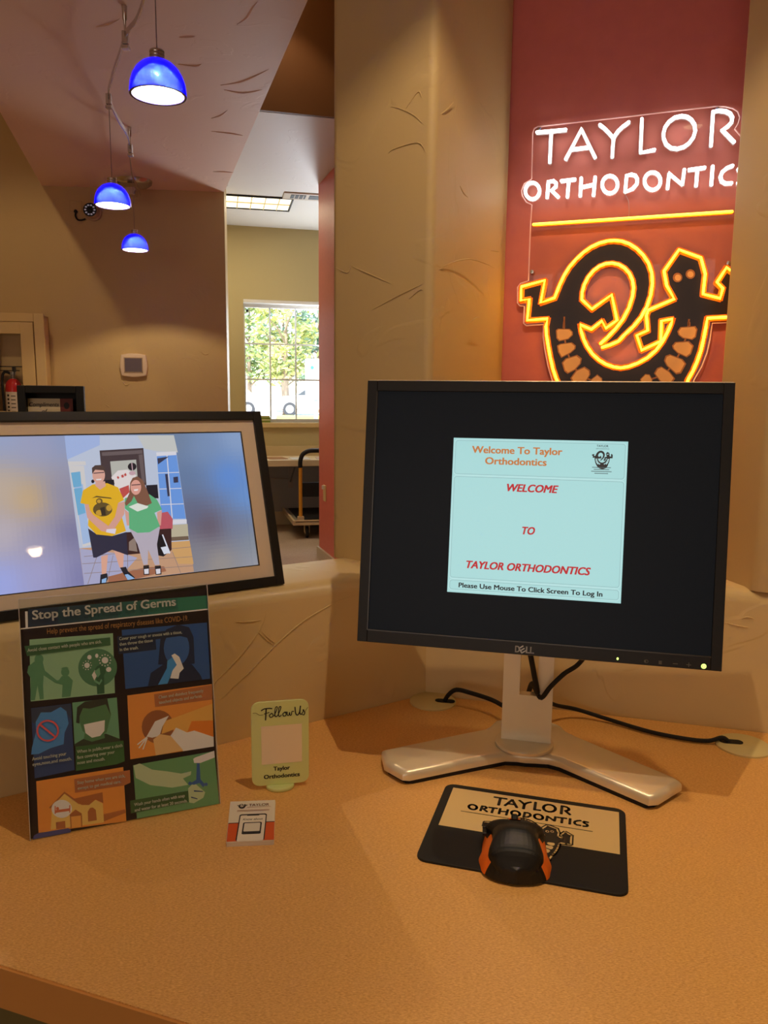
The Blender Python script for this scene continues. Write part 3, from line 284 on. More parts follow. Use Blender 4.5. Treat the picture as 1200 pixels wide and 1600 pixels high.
PHOTO=[((196,206,228),[(-279.5,230.9),(-134.3,228.2),(-130.7,33.3),(-275.9,32.0)]),((170,190,236),[(-279.5,230.9),(-235.0,230.1),(-236.5,216.4),(-279.6,198.1)]),((206,208,206),[(-185.3,228.8),(-134.3,228.2),(-131.8,203.2),(-161.4,205.8),(-177.7,209.8)]),((218,214,214),[(-279.0,195.6),(-257.0,195.1),(-256.9,189.9),(-278.7,189.9)]),((218,214,214),[(-278.2,189.9),(-259.5,189.1),(-261.3,84.2),(-272.4,81.8)]),((170,196,236),[(-274.4,162.3),(-263.6,164.9),(-262.0,87.5),(-272.0,85.2)]),((116,180,220),[(-276.7,180.5),(-265.1,181.6),(-265.4,161.8),(-275.7,160.7)]),((116,180,220),[(-275.4,159.1),(-265.3,160.1),(-264.3,126.2),(-273.9,123.7)]),((204,160,128),[(-276.7,80.6),(-131.1,77.1),(-130.7,33.3),(-275.9,32.0)]),((176,176,210),[(-276.3,80.1),(-217.2,66.1),(-205.1,60.7),(-222.8,44.8),(-256.9,30.4),(-275.9,32.0)]),((216,168,110),[(-157.0,77.5),(-131.1,77.1),(-129.7,44.2),(-150.8,46.6),(-157.0,64.0)]),((168,110,84),[(-245.1,40.1),(-197.1,46.7),(-171.0,45.5),(-168.6,38.5),(-211.7,32.1),(-246.0,32.3)]),((150,130,124),[(-272.2,69.1),(-130.0,67.7),(-130.0,68.5),(-272.2,69.8)]),((150,130,124),[(-275.4,59.9),(-130.1,54.1),(-130.0,54.8),(-275.4,60.6)]),((150,130,124),[(-274.5,47.2),(-130.9,41.4),(-130.8,42.2),(-274.5,47.9)]),((150,130,124),[(-251.8,79.4),(-271.9,33.2),(-271.3,32.9),(-251.2,79.1)]),((150,130,124),[(-236.2,67.3),(-247.7,33.4),(-247.1,33.1),(-235.6,67.1)]),((150,130,124),[(-217.5,66.9),(-221.4,33.3),(-220.7,33.2),(-216.8,66.8)]),((150,130,124),[(-157.4,63.9),(-149.5,32.8),(-148.8,33.0),(-156.7,64.1)]),((196,186,160),[(-155.8,101.1),(-131.0,100.7),(-132.0,83.7),(-157.0,84.3)]),((120,100,84),[(-157.0,84.3),(-132.0,83.7),(-132.0,78.2),(-157.2,78.9)]),((76,62,66),[(-237.6,209.0),(-179.2,210.8),(-181.1,158.8),(-238.7,160.3)]),((110,96,98),[(-235.2,206.4),(-181.2,208.1),(-181.1,203.0),(-235.0,201.4)]),((110,96,98),[(-186.9,201.5),(-181.2,202.2),(-182.5,162.2),(-186.7,161.6)]),((190,190,182),[(-225.6,193.6),(-191.0,194.8),(-191.8,171.2),(-225.8,171.2)]),((236,226,226),[(-226.5,172.0),(-216.8,180.7),(-203.9,181.5),(-193.2,172.9),(-198.9,161.4),(-207.9,140.2),(-219.5,142.6)]),((200,84,80),[(-218.0,155.8),(-204.8,160.1),(-205.1,150.1),(-214.8,142.3)]),((200,84,80),[(-219.4,171.7),(-217.6,173.3),(-216.0,170.7),(-218.1,168.8)]),((200,84,80),[(-213.6,173.9),(-210.3,175.1),(-209.9,171.2),(-212.9,170.5)]),((200,84,80),[(-209.4,175.4),(-206.8,176.9),(-206.1,173.5),(-209.0,172.0)]),((40,36,44),[(-191.6,185.0),(-192.5,182.7),(-194.3,180.9),(-196.8,180.0),(-199.4,180.1),(-201.6,181.2),(-203.0,183.2),(-203.3,185.5),(-202.4,187.8),(-200.6,189.6),(-198.1,190.6),(-195.5,190.5),(-193.3,189.3),(-191.9,187.4)]),((206,170,180),[(-198.0,190.4),(-196.7,190.6),(-197.0,179.8),(-198.2,179.9)]),((206,170,180),[(-193.8,176.0),(-194.9,174.3),(-197.3,173.3),(-200.1,173.4),(-202.2,174.6),(-202.9,176.4),(-201.8,178.1),(-199.4,179.1),(-196.6,179.0),(-194.5,177.8)]),((112,160,234),[(-162.1,199.8),(-134.3,200.6),(-132.6,108.1),(-166.4,110.4)]),((228,226,236),[(-162.4,204.1),(-134.5,204.7),(-134.5,199.4),(-162.3,198.6)]),((228,226,236),[(-148.6,199.4),(-147.2,199.3),(-151.0,109.2),(-152.4,109.3)]),((228,226,236),[(-163.4,175.3),(-133.6,174.9),(-133.7,173.9),(-163.6,174.2)]),((228,226,236),[(-164.2,152.7),(-133.4,152.0),(-133.5,151.0),(-164.3,151.7)]),((228,226,236),[(-164.7,131.0),(-133.0,129.8),(-133.1,128.8),(-164.8,129.9)]),((228,226,236),[(-152.4,107.6),(-131.7,107.3),(-132.1,101.5),(-152.6,102.2)]),((60,60,84),[(-153.9,172.8),(-150.2,172.9),(-151.0,141.7),(-154.2,141.0)]),((60,60,84),[(-142.9,167.9),(-136.2,168.5),(-136.7,160.2),(-143.3,159.8)]),((60,60,84),[(-161.8,195.5),(-145.4,197.5),(-162.0,186.9)]),((36,34,44),[(-182.1,158.5),(-166.3,158.6),(-167.0,139.3),(-181.0,140.2)]),((36,34,44),[(-235.2,168.3),(-223.7,168.6),(-223.4,161.9),(-234.7,161.7)]),((36,34,44),[(-248.6,167.4),(-249.5,165.6),(-251.1,164.9),(-252.5,165.7),(-252.9,167.6),(-252.1,169.4),(-250.5,170.1),(-249.1,169.2)]),((196,92,104),[(-166.2,118.9),(-156.8,119.9),(-151.0,109.2),(-153.1,95.4),(-172.2,96.6)]),((62,38,40),[(-172.2,96.6),(-154.7,96.2),(-158.0,66.7),(-161.2,64.5),(-178.8,62.9)]),((62,38,40),[(-216.9,96.3),(-199.4,95.6),(-200.5,66.0),(-217.2,66.1)]),((30,28,34),[(-175.8,87.7),(-167.3,89.4),(-161.2,64.5),(-170.2,58.7),(-178.2,61.2)]),((150,130,120),[(-213.7,82.9),(-205.0,88.7),(-204.1,68.8),(-215.0,71.6)]),((226,230,244),[(-172.5,71.5),(-164.4,72.3),(-161.4,62.8),(-169.1,61.6)]),((226,230,244),[(-168.7,88.7),(-167.0,88.9),(-160.2,62.7),(-162.0,61.5)]),((228,172,150),[(-251.3,67.2),(-242.5,68.7),(-247.5,43.6),(-253.1,43.5)]),((228,172,150),[(-234.4,73.5),(-221.9,69.3),(-225.0,50.2),(-229.7,50.1)]),((34,36,46),[(-254.6,43.7),(-246.1,44.6),(-246.0,37.9),(-248.8,31.8),(-256.7,31.5)]),((34,36,46),[(-229.1,50.0),(-221.4,50.3),(-219.7,44.4),(-211.4,34.5),(-212.9,31.9),(-221.0,33.2),(-225.2,40.2)]),((150,190,236),[(-224.2,40.1),(-220.2,40.4),(-211.8,33.4),(-221.1,32.4)]),((150,190,236),[(-253.8,37.2),(-247.6,38.8),(-249.1,32.2),(-254.4,31.9)]),((48,48,70),[(-263.5,105.5),(-254.1,97.2),(-234.6,92.7),(-215.6,96.5),(-217.0,65.2),(-226.3,69.8),(-236.6,74.6),(-257.5,66.3),(-261.2,66.7)]),((222,166,150),[(-264.5,139.1),(-258.5,137.0),(-255.5,123.9),(-237.8,105.9),(-239.4,98.3),(-247.6,100.6),(-263.1,119.6)]),((222,166,150),[(-222.5,136.2),(-212.7,138.1),(-215.4,120.9),(-230.4,102.1),(-239.4,98.3),(-241.2,103.3),(-225.1,121.6)]),((236,184,44),[(-269.6,139.4),(-264.5,156.0),(-251.5,163.4),(-232.9,164.1),(-219.4,157.5),(-213.5,139.8),(-222.2,136.2),(-215.9,97.9),(-234.6,92.7),(-254.2,96.7),(-263.4,109.2),(-258.6,132.2),(-261.2,137.2)]),((222,166,150),[(-260.2,132.3),(-255.6,123.1),(-237.7,106.6),(-239.4,98.3),(-247.6,100.6),(-263.1,119.6),(-264.2,137.4),(-258.9,137.1)]),((222,166,150),[(-221.8,136.2),(-212.8,137.6),(-215.4,120.9),(-230.4,102.1),(-238.6,98.2),(-240.4,103.2),(-227.8,118.5)]),((232,222,236),[(-240.5,102.4),(-228.1,102.2),(-230.4,95.1),(-241.7,98.5)]),((104,84,46),[(-230.3,128.2),(-231.2,125.3),(-233.3,122.9),(-236.3,121.0),(-239.8,119.9),(-243.7,119.7),(-247.4,120.5),(-250.6,122.1),(-253.1,124.3),(-254.6,127.1),(-254.8,130.0),(-253.9,132.8),(-251.9,135.3),(-249.0,137.2),(-245.5,138.3),(-241.6,138.5),(-237.9,137.8),(-234.6,136.2),(-232.0,133.9),(-230.6,131.2)]),((104,84,46),[(-254.7,144.9),(-248.6,147.8),(-230.4,144.2),(-229.0,142.4),(-248.8,145.8)]),((104,84,46),[(-241.3,139.9),(-242.4,137.5),(-244.7,136.1),(-247.3,136.3),(-249.3,138.0),(-249.9,140.5),(-248.8,142.9),(-246.5,144.3),(-243.8,144.2),(-241.8,142.5)]),((206,160,60),[(-230.5,130.2),(-231.5,127.8),(-233.6,126.4),(-235.9,126.5),(-237.5,128.2),(-238.0,130.7),(-237.0,133.2),(-235.0,134.6),(-232.7,134.4),(-231.0,132.7)]),((206,160,60),[(-242.7,124.5),(-243.8,122.3),(-246.3,121.1),(-249.1,121.3),(-251.2,122.9),(-251.8,125.2),(-250.7,127.4),(-248.3,128.7),(-245.5,128.5),(-243.3,126.9)]),((206,160,60),[(-243.3,140.1),(-244.3,138.3),(-246.3,137.7),(-248.2,138.6),(-248.8,140.4),(-247.8,142.2),(-245.8,142.9),(-243.9,142.0)]),((60,50,40),[(-245.8,131.3),(-239.5,132.5),(-239.2,121.0),(-244.6,121.4)]),((226,172,156),[(-247.3,166.5),(-235.4,166.7),(-235.2,160.1),(-243.1,155.6),(-248.6,161.6)]),((226,172,156),[(-234.5,174.9),(-235.3,171.5),(-236.7,168.4),(-238.8,166.0),(-241.2,164.6),(-243.7,164.2),(-246.2,164.8),(-248.2,166.5),(-249.7,169.1),(-250.5,172.2),(-250.5,175.7),(-249.7,179.1),(-248.3,182.1),(-246.2,184.5),(-243.8,186.0),(-241.3,186.4),(-238.9,185.8),(-236.8,184.1),(-235.3,181.5),(-234.5,178.4)]),((84,66,62),[(-250.6,177.3),(-250.1,185.5),(-245.7,188.9),(-237.9,189.1),(-233.4,184.8),(-233.7,176.5),(-235.6,181.6),(-246.3,182.9)]),((90,70,80),[(-248.9,178.9),(-235.1,179.5),(-235.2,178.2),(-249.1,177.6)]),((240,230,230),[(-246.8,170.2),(-239.3,170.5),(-240.5,168.6),(-246.0,168.5)]),((44,40,44),[(-198.7,49.4),(-191.1,49.3),(-192.2,36.3),(-199.9,36.9)]),((44,40,44),[(-183.7,47.2),(-175.5,46.9),(-176.0,34.7),(-183.9,35.0)]),((230,226,236),[(-198.3,44.4),(-192.2,44.5),(-193.0,37.7),(-198.5,37.9)]),((230,226,236),[(-182.9,42.7),(-176.7,42.8),(-177.2,36.2),(-182.8,36.0)]),((190,180,194),[(-212.1,102.5),(-191.6,93.2),(-170.0,99.7),(-177.2,76.1),(-177.0,48.1),(-183.1,48.1),(-189.8,69.8),(-192.8,50.2),(-198.3,50.1),(-203.0,78.6)]),((222,166,150),[(-171.8,120.1),(-164.5,122.5),(-168.8,101.3),(-172.9,103.3)]),((222,166,150),[(-214.6,127.4),(-209.2,122.1),(-210.2,104.8),(-214.0,105.1)]),((102,184,132),[(-212.4,142.2),(-201.7,144.8),(-178.7,145.4),(-169.7,137.7),(-164.4,123.5),(-175.2,119.5),(-169.9,100.6),(-185.0,93.5),(-201.2,93.9),(-211.3,100.8),(-209.3,123.7),(-214.0,128.2)]),((232,236,226),[(-208.8,130.3),(-196.4,134.5),(-182.3,129.3),(-184.3,126.6),(-197.8,122.9)]),((134,92,74),[(-202.8,163.3),(-198.8,169.5),(-192.1,171.2),(-185.4,165.4),(-181.1,150.3),(-177.2,133.2),(-184.7,130.0),(-196.4,134.5),(-200.1,144.7),(-204.2,137.5),(-212.1,131.4),(-213.2,135.6),(-205.8,148.4)]),((230,166,150),[(-189.0,155.8),(-189.9,152.3),(-191.5,149.3),(-193.6,147.1),(-196.1,146.0),(-198.6,146.1),(-200.7,147.5),(-202.3,149.9),(-203.2,153.1),(-203.2,156.6),(-202.4,160.1),(-200.8,163.2),(-198.6,165.4),(-196.2,166.5),(-193.7,166.4),(-191.5,165.0),(-189.9,162.6),(-189.0,159.4)]),((96,70,74),[(-201.5,160.2),(-189.4,160.6),(-189.6,159.2),(-201.7,158.9)]),((246,236,236),[(-199.4,153.4),(-193.1,154.0),(-194.4,151.4),(-198.7,151.3)])]
BLUR=[((-352.3,230.9),(160,175,215)),((-317.1,217.4),(165,170,205)),((-281.1,226.2),(150,165,205)),((-358.5,162.8),(205,185,165)),((-329.4,148.6),(222,182,120)),((-291.6,152.5),(150,150,180)),((-363.5,108.2),(200,190,200)),((-323.5,92.3),(165,160,190)),((-285.1,101.2),(120,120,165)),((-368.9,48.6),(165,180,250)),((-324.3,55.4),(170,170,220)),((-276.4,43.6),(130,130,180)),((-130.1,223.0),(120,140,170)),((-92.5,211.4),(130,155,195)),((-43.1,221.1),(150,175,215)),((-123.3,166.6),(105,130,170)),((-62.4,163.6),(96,150,235)),((-40.9,129.9),(110,160,230)),((-123.1,114.5),(104,110,140)),((-100.9,95.4),(104,84,96)),((-53.4,95.0),(120,130,160)),((-35.1,64.7),(140,150,160)),((-123.3,59.5),(140,140,150)),((-90.1,42.2),(170,160,150)),((-35.5,36.2),(165,165,175))]
RIDGE={'left': [[(-0.2364,1.0321,0.819),(-0.2221,1.0414,0.8333),(-0.2063,1.0516,0.8487),(-0.1929,1.0603,0.8642),(-0.1807,1.0682,0.8802),(-0.1711,1.0744,0.8968),(-0.166,1.0777,0.9159)],[(-0.2267,1.0385,0.7953),(-0.2095,1.0495,0.8111),(-0.1908,1.0617,0.8268),(-0.1731,1.0731,0.8446),(-0.1551,1.0848,0.8611),(-0.1382,1.0957,0.8751),(-0.1211,1.1067,0.8877),(-0.1022,1.1189,0.898),(-0.0831,1.1314,0.9065),(-0.068,1.1411,0.9121),(-0.0559,1.149,0.9156),(-0.0404,1.1589,0.9184)],[(-0.1772,1.0705,0.8841),(-0.1673,1.0768,0.872),(-0.1578,1.083,0.8617)],[(-0.1739,1.0726,0.8856),(-0.1646,1.0786,0.8739),(-0.1556,1.0844,0.8638)],[(-0.2054,1.0522,0.9046),(-0.1871,1.064,0.9022),(-0.1737,1.0727,0.9019)]],'post_l': [[(0.0037,1.2502,1.6523),(0.0204,1.2379,1.6447),(0.0386,1.2243,1.6317),(0.0513,1.215,1.6166)],[(0.0258,1.2338,1.6434),(0.0435,1.2208,1.6631),(0.0489,1.2167,1.6531)],[(0.0007,1.2524,1.5856),(0.01,1.2455,1.5908),(0.0446,1.2199,1.5922),(0.0555,1.2118,1.576)],[(-0.0552,1.2938,1.4254),(-0.0268,1.2727,1.411),(0.0086,1.2466,1.3925)],[(-0.0824,1.3139,1.4264),(-0.0635,1.2999,1.4166),(-0.0573,1.2953,1.4276)],[(-0.0223,1.2695,1.3552),(0.0202,1.2379,1.3747),(0.0552,1.2121,1.3882)],[(0.0354,1.2268,1.3679),(0.0499,1.216,1.3795),(0.0554,1.212,1.3791)]],'post_r': [[(0.0759,1.2198,1.4077),(0.101,1.2536,1.4262),(0.1321,1.2957,1.4392),(0.1609,1.3347,1.4401),(0.1839,1.3657,1.4364)],[(0.1131,1.27,1.5444),(0.1201,1.2794,1.5358),(0.1279,1.29,1.5321)],[(0.1353,1.3,1.3384),(0.1469,1.3157,1.3479),(0.159,1.332,1.3536)],[(0.075,1.2185,1.6301),(0.0869,1.2347,1.6425),(0.099,1.251,1.6606)],[(0.1751,1.3539,1.4634),(0.1932,1.3782,1.4659)]],'jamb': [[(0.5417,1.1929,1.0191),(0.548,1.1678,1.003),(0.5551,1.1395,0.9844),(0.5589,1.1242,0.977),(0.5621,1.1113,0.9786)],[(0.54,1.2,1.1187),(0.5429,1.1884,1.136),(0.5457,1.1769,1.1529)],[(0.5397,1.2012,1.2345),(0.5435,1.1858,1.2318),(0.5447,1.1811,1.2239),(0.5415,1.1937,1.2186)],[(0.5395,1.2018,1.2052),(0.5431,1.1873,1.2121),(0.5458,1.1767,1.2174)]],'right': [[(0.5058,1.1133,0.8937),(0.5246,1.1082,0.89),(0.5385,1.1044,0.8887)],[(0.5273,1.1074,0.901),(0.5351,1.1053,0.9044),(0.5444,1.1027,0.9026)]],'soffit': [[(-0.757,3.749,2.6),(-0.663,3.711,2.6),(-0.58,3.639,2.6),(-0.513,3.57,2.6)],[(-0.753,3.801,2.6),(-0.671,3.837,2.6),(-0.576,3.796,2.6)],[(-0.574,3.166,2.6),(-0.529,3.115,2.6),(-0.492,3.037,2.6),(-0.466,2.991,2.6)],[(-0.895,4.178,2.6),(-0.837,4.131,2.6),(-0.787,4.059,2.6)],[(-0.892,3.527,2.6),(-0.823,3.545,2.6),(-0.791,3.525,2.6)],[(-0.821,3.277,2.6),(-0.756,3.27,2.6)],[(-0.938,4.372,2.6),(-0.842,4.399,2.6),(-0.78,4.438,2.6)],[(-1.093,5.125,2.6),(-1.024,5.123,2.6),(-0.969,5.149,2.6)],[(-1.117,3.198,2.6),(-1.061,3.176,2.6),(-1.005,3.135,2.6)]],'lobby': [[(-2.2,5.517,1.666),(-2.183,5.518,1.654),(-2.165,5.52,1.663)],[(-1.317,5.603,1.523),(-1.282,5.606,1.497),(-1.251,5.609,1.507)],[(-1.86,5.55,1.307),(-1.831,5.552,1.276),(-1.8,5.556,1.294)],[(-1.976,5.538,1.14),(-1.947,5.541,1.118)]]}
# ------------------------------------------------------------------ materials
M_WALL = plaster('tan plaster', (203, 178, 128))
M_LEDGE = plaster('tan plaster ledge', (218, 194, 142), rough=.38)
M_SOFFIT = plaster('soffit plaster', (240, 208, 184), rough=.5)
M_WHITEC = plaster('pale ceiling plaster', (226, 222, 212), rough=.5)
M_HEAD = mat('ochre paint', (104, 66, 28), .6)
M_RED = mat('brick red paint', (222, 122, 106), .5, vary=(40, (208, 110, 96)), bump=(120, .08, .001))
M_FARW = mat('cream wall paint', (194, 178, 130), .6, bump=(60, .05, .002))
M_GREYW = mat('grey dado paint', (150, 152, 160), .6)
M_CARPET = mat('brown carpet', (196, 172, 148), .95, bump=(300, .6, .004), vary=(90, (160, 138, 118)))
M_TRIM = mat('putty trim', (198, 184, 160), .5)
M_WHITE = mat('white paint', (232, 230, 224), .45)
M_BLACK = mat('black plastic', (17, 17, 18), .42)
M_BLACKM = mat('matt black', (14, 13, 13), .6)
M_RUBBER = mat('black rubber', (15, 14, 14), .65)
M_SILVER = mat('silver paint', (240, 230, 204), .34, metal=.38)
M_CHROME = mat('brushed nickel', (205, 200, 195), .22, metal=1.0)
M_STEEL = mat('grey steel', (150, 150, 148), .35, metal=.9)
M_IVORY = mat('ivory plastic', (222, 206, 146), .42)
M_CREAM = mat('cream enamel', (222, 196, 140), .5)
M_PRINT = vcol('printed ink', .5)
M_PRINTG = vcol('printed ink under gloss', .35, coat=.0)
M_SCREEN = vcol('screen picture', .2, emit=.60)
M_FRAMEPIC = vcol('photo frame picture', .2, emit=.52)
M_GLASS = glass('clear glass'); M_ACRYLIC = glass('clear acrylic', (.97, .98, .98))

def laminate():
    m, t, b = newmat('orange brown laminate'); L = t.links.new
    tc = t.nodes.new('ShaderNodeTexCoord'); mp = t.nodes.new('ShaderNodeMapping')
    mp.inputs['Rotation'].default_value = (0, 0, R(-18)); mp.inputs['Scale'].default_value = (1.0, 3.2, 1)
    L(tc.outputs['Object'], mp.inputs['Vector'])
    n = t.nodes.new('ShaderNodeTexNoise'); n.inputs['Scale'].default_value = 340; n.inputs['Detail'].default_value = 4; n.inputs['Distortion'].default_value = .6
    L(mp.outputs['Vector'], n.inputs['Vector'])
    n2 = t.nodes.new('ShaderNodeTexNoise'); n2.inputs['Scale'].default_value = 3; L(tc.outputs['Object'], n2.inputs['Vector'])
    mx = t.nodes.new('ShaderNodeMix'); mx.data_type = 'RGBA'; mx.inputs['A'].default_value = lin((216, 154, 78)); mx.inputs['B'].default_value = lin((252, 202, 124))
    rp = t.nodes.new('ShaderNodeValToRGB'); rp.color_ramp.elements[0].position = .30; rp.color_ramp.elements[1].position = .70
    L(n.outputs['Fac'], rp.inputs['Fac']); L(rp.outputs['Color'], mx.inputs['Factor'])
    L(mx.outputs['Result'], b.inputs['Base Color'])
    bp = t.nodes.new('ShaderNodeBump'); bp.inputs['Strength'].default_value = .35; bp.inputs['Distance'].default_value = .0008
    L(n.outputs['Fac'], bp.inputs['Height']); L(bp.outputs['Normal'], b.inputs['Normal'])
    b.inputs['Roughness'].default_value = .36; b.inputs['Specular IOR Level'].default_value = .45
    return m
M_DESK = laminate()
M_BAND = mat('desk edge laminate', (220, 156, 82), .45, bump=(150, .1, .0006))

# ------------------------------------------------------------------ the setting
FL = 0.02; DZ = 0.73; LZ = 0.945
P = Vector((.072, 1.232, 0)); dL = -D3(57.1); dR = D3(105.3)
def isect(p, d, q, e):
    k = d.x*e.y-d.y*e.x; w = q-p; return p+d*((w.x*e.y-w.y*e.x)/k)
S = struct('floor', MB().box(-4.3, -4.9, -.1, 4.0, 8.3, FL), M_CARPET)
struct('ceiling', MB().box(-4.3, -4.9, 3.4, 4.0, 8.3, 3.5), M_WHITEC)
struct('wall_left', MB().box(-4.35, -4.9, FL, -4.2, 8.3, 3.4), M_WALL)
struct('wall_right', MB().box(3.9, -4.9, FL, 4.05, 8.3, 3.4), M_WALL)
struct('wall_behind', MB().box(-4.2, -4.95, FL, 3.9, -4.8, 3.4), M_WALL)
# counter half wall with its rounded plaster ledge
nL = B3(57.1)*.158; nR = B3(105.3)*.145
bc = isect(P+nL, dL, P+nR, dR)
f0 = P+dL*1.7; f1 = P+dR*1.7
struct('wall_counter', MB().prism([(q.x, q.y) for q in (f0, P, f1, f1+nR, bc, f0+nL)], FL, LZ, bev=.022, seg=4), M_LEDGE, smooth=True)
wc = bpy.data.objects['wall_counter']
# corner post between the two openings
def post(name, poly, r, m):
    bm = bmesh.new(); z0, z1 = LZ-.002, 3.4
    a = [bm.verts.new((x, y, z0)) for x, y in poly]; b = [bm.verts.new((x, y, z1)) for x, y in poly]; n = len(poly)
    bm.faces.new(a[::-1]); bm.faces.new(b)
    for i in range(n): bm.faces.new((a[i], a[(i+1) % n], b[(i+1) % n], b[i]))
    bmesh.ops.recalc_face_normals(bm, faces=bm.faces[:])
    ed = [e for e in bm.edges if abs(e.verts[0].co.z-e.verts[1].co.z) > .5]
    bmesh.ops.bevel(bm, geom=ed, offset=r, segments=5, affect='EDGES', profile=.5)
    return struct(name, MB().bm(bm), m, smooth=True)
wp = post('wall_post', [(-.092, 1.321), (.068, 1.203), (.2235, 1.492), (.08, 1.53)], .014, M_WALL)
jf = isect(Vector((.5205, 1.2300, 0)), D3(170), P, dR)
wj = post('wall_jamb', [(.5205, 1.2300), (jf.x, jf.y), (f1.x, f1.y), (f1.x+.06, f1.y+.16), (.75, 1.19)], .012, M_WALL)
struct('wall_sign', MB().prism([(.10, 1.531), (1.3, 1.141), (1.33, 1.22), (.13, 1.61)], FL, 3.4), M_RED)
# plaster laps standing proud of the walls
def ridges(key, parent, k=1.0):
    for pts in RIDGE[key]:
        q = smoothline(pts, 4); n = len(q)
        rad = [.0011*k*math.sin(math.pi*min(1, max(.12, i/(n-1)*.94+.03))) for i in range(n)]
        part('plaster_ridge', MB().tube(q, rad, 6), parent.data.materials[0], parent, smooth=True)
ridges('left', wc); ridges('right', wc); ridges('post_l', wp); ridges('post_r', wp); ridges('jamb', wj)
# soffit that carries the track lights
SOF = [(.464, .6), (-1.127, 5.63), (-2.336, 5.515), (-.692, -.203)]
ws = struct('soffit', MB().prism(SOF, 2.6, 3.4), M_SOFFIT); ridges('soffit', ws, 4.0)
# lobby wall with thermostat
W5o = Vector((-1.127, 5.621, 0)); u5 = D3(84.44); b5 = B3(84.44)
def seg(o, u, b, a0, a1, t, z0, z1, m): return MB().prism([((o+u*a+b*k).x, (o+u*a+b*k).y) for a, k in ((a0, 0), (a1, 0), (a1, t), (a0, t))], z0, z1)
wl = struct('wall_lobby', seg(W5o, u5, b5, -3.1, 0, .15, FL, 3.4, None), M_WALL); ridges('lobby', wl, 4.0)
# header and room behind
h0 = Vector((-.693, 4.28, 0)); uh = D3(76); bh = B3(76)
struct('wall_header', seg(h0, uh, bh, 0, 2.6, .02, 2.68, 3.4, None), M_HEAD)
hb = h0+bh*.02
struct('ceiling_back', MB().prism([(hb.x-.03, hb.y), (hb.x+2.5, hb.y+.62), (3.9, 5.6), (3.9, 8.2), (-4.2, 8.2), (-4.2, 5.5), (-1.128, 5.775), (-1.128, 5.64)], 2.68, 3.38), M_WHITEC)
# red return wall beyond the post
e0 = Vector((-.483, 5.72, 0)); ur = D3(162)
struct('wall_red', MB().prism([((e0+ur*a+b_*k).x, (e0+ur*a+b_*k).y) for a, k, b_ in ((0, 0, B3(162)), (1.45, 0, B3(162)), (1.45, .12, B3(162)), (0, .12, B3(162)))], FL, 2.68), M_RED)
struct('baseboard_red', MB().prism([((e0+ur*a+B3(162)*k).x, (e0+ur*a+B3(162)*k).y) for a, k in ((-.016, -.016), (1.45, -.016), (1.45, 0), (-.016, 0))], FL, .10), M_TRIM)
# far wall with the window opening
WFo = Vector((-1.0, 7.15, 1.2)); uf = D3(76); bf = B3(76)
MF = Matrix(((uf.x, bf.x, 0, WFo.x), (uf.y, bf.y, 0, WFo.y), (0, 0, 1, WFo.z), (0, 0, 0, 1)))
u0_, u1_, v0_, v1_ = -.276, .69, -.230, .858
wf = MB()
for a, b_, c, d in ((-3.4, u0_, -.54, 1.5), (u1_, 5.2, -.54, 1.5), (u0_, u1_, v1_, 1.5), (u0_, u1_, -.54, v0_)): wf.box(a, 0, c, b_, .16, d, M=MF)
struct('wall_far', wf, M_FARW)
struct('wall_far_dado', MB().box(-3.4, .0, FL-1.2, 5.2, .16, -.54, M=MF), M_GREYW)
struct('baseboard_far', MB().box(-3.35, -.014, FL-1.2, 5.1, 0, -1.055, M=MF, bev=.003), M_TRIM)
# window
wo = MB(); 
fr = part('window_1', MB().box(u0_, .085, v0_, u0_+.018, .135, v1_-.045, M=MF).box(u1_-.018, .085, v0_, u1_, .135, v1_-.045, M=MF).box(u0_, .085, v1_-.06, u1_, .135, v1_-.02, M=MF).box(u0_, .085, v0_, u1_, .135, v0_+.03, M=MF), M_WHITE, kind='structure')
part('window_head', MB().box(u0_, .0, v1_-.03, u1_, .09, v1_, M=MF, bev=.004), M_WHITE, fr)
cols = [-.262, -.0327, .2019, .4365, .672]; rows = [-.201, .1584, .4779, .798]
M_MUNT = mat('whitened muntin', (236, 242, 246), .5)  # paint whitened to stand in for glare around the panes
for c in cols[1:-1]: part('muntin', MB().box(c-.007, .10, rows[0], c+.007, .118, rows[-1], M=MF), M_MUNT, fr)
for r_ in rows[1:-1]: part('muntin', MB().box(cols[0], .101, r_-.007, cols[-1], .117, r_+.007, M=MF), M_MUNT, fr)
for i in range(4):
    for j in range(3): part('pane', MB().box(cols[i]+.004, .107, rows[j]+.004, cols[i+1]-.004, .110, rows[j+1]-.004, M=MF), M_GLASS, fr)
part('sticker', MB().box(-.246, .098, .755, -.226, .106, .775, M=MF), M_BLACKM, fr)
part('window_sill', MB().box(u0_-.03, -.03, v0_-.046, u1_+.03, .085, v0_, M=MF, bev=.006), M_CREAM, fr)

# made-up window frame around the added fill lamp behind the viewer
wb = MB()
for a in ((-3.56, .49, -.26, .55), (-3.56, 2.45, -.26, 2.51), (-3.56, .55, -3.50, 2.45), (-.32, .55, -.26, 2.45), (-2.46, .55, -2.42, 2.45), (-1.40, .55, -1.36, 2.45)): wb.box(a[0], -4.80, a[1], a[2], -4.66, a[3])
part('fill_light_frame', wb, M_WHITE, kind='structure')

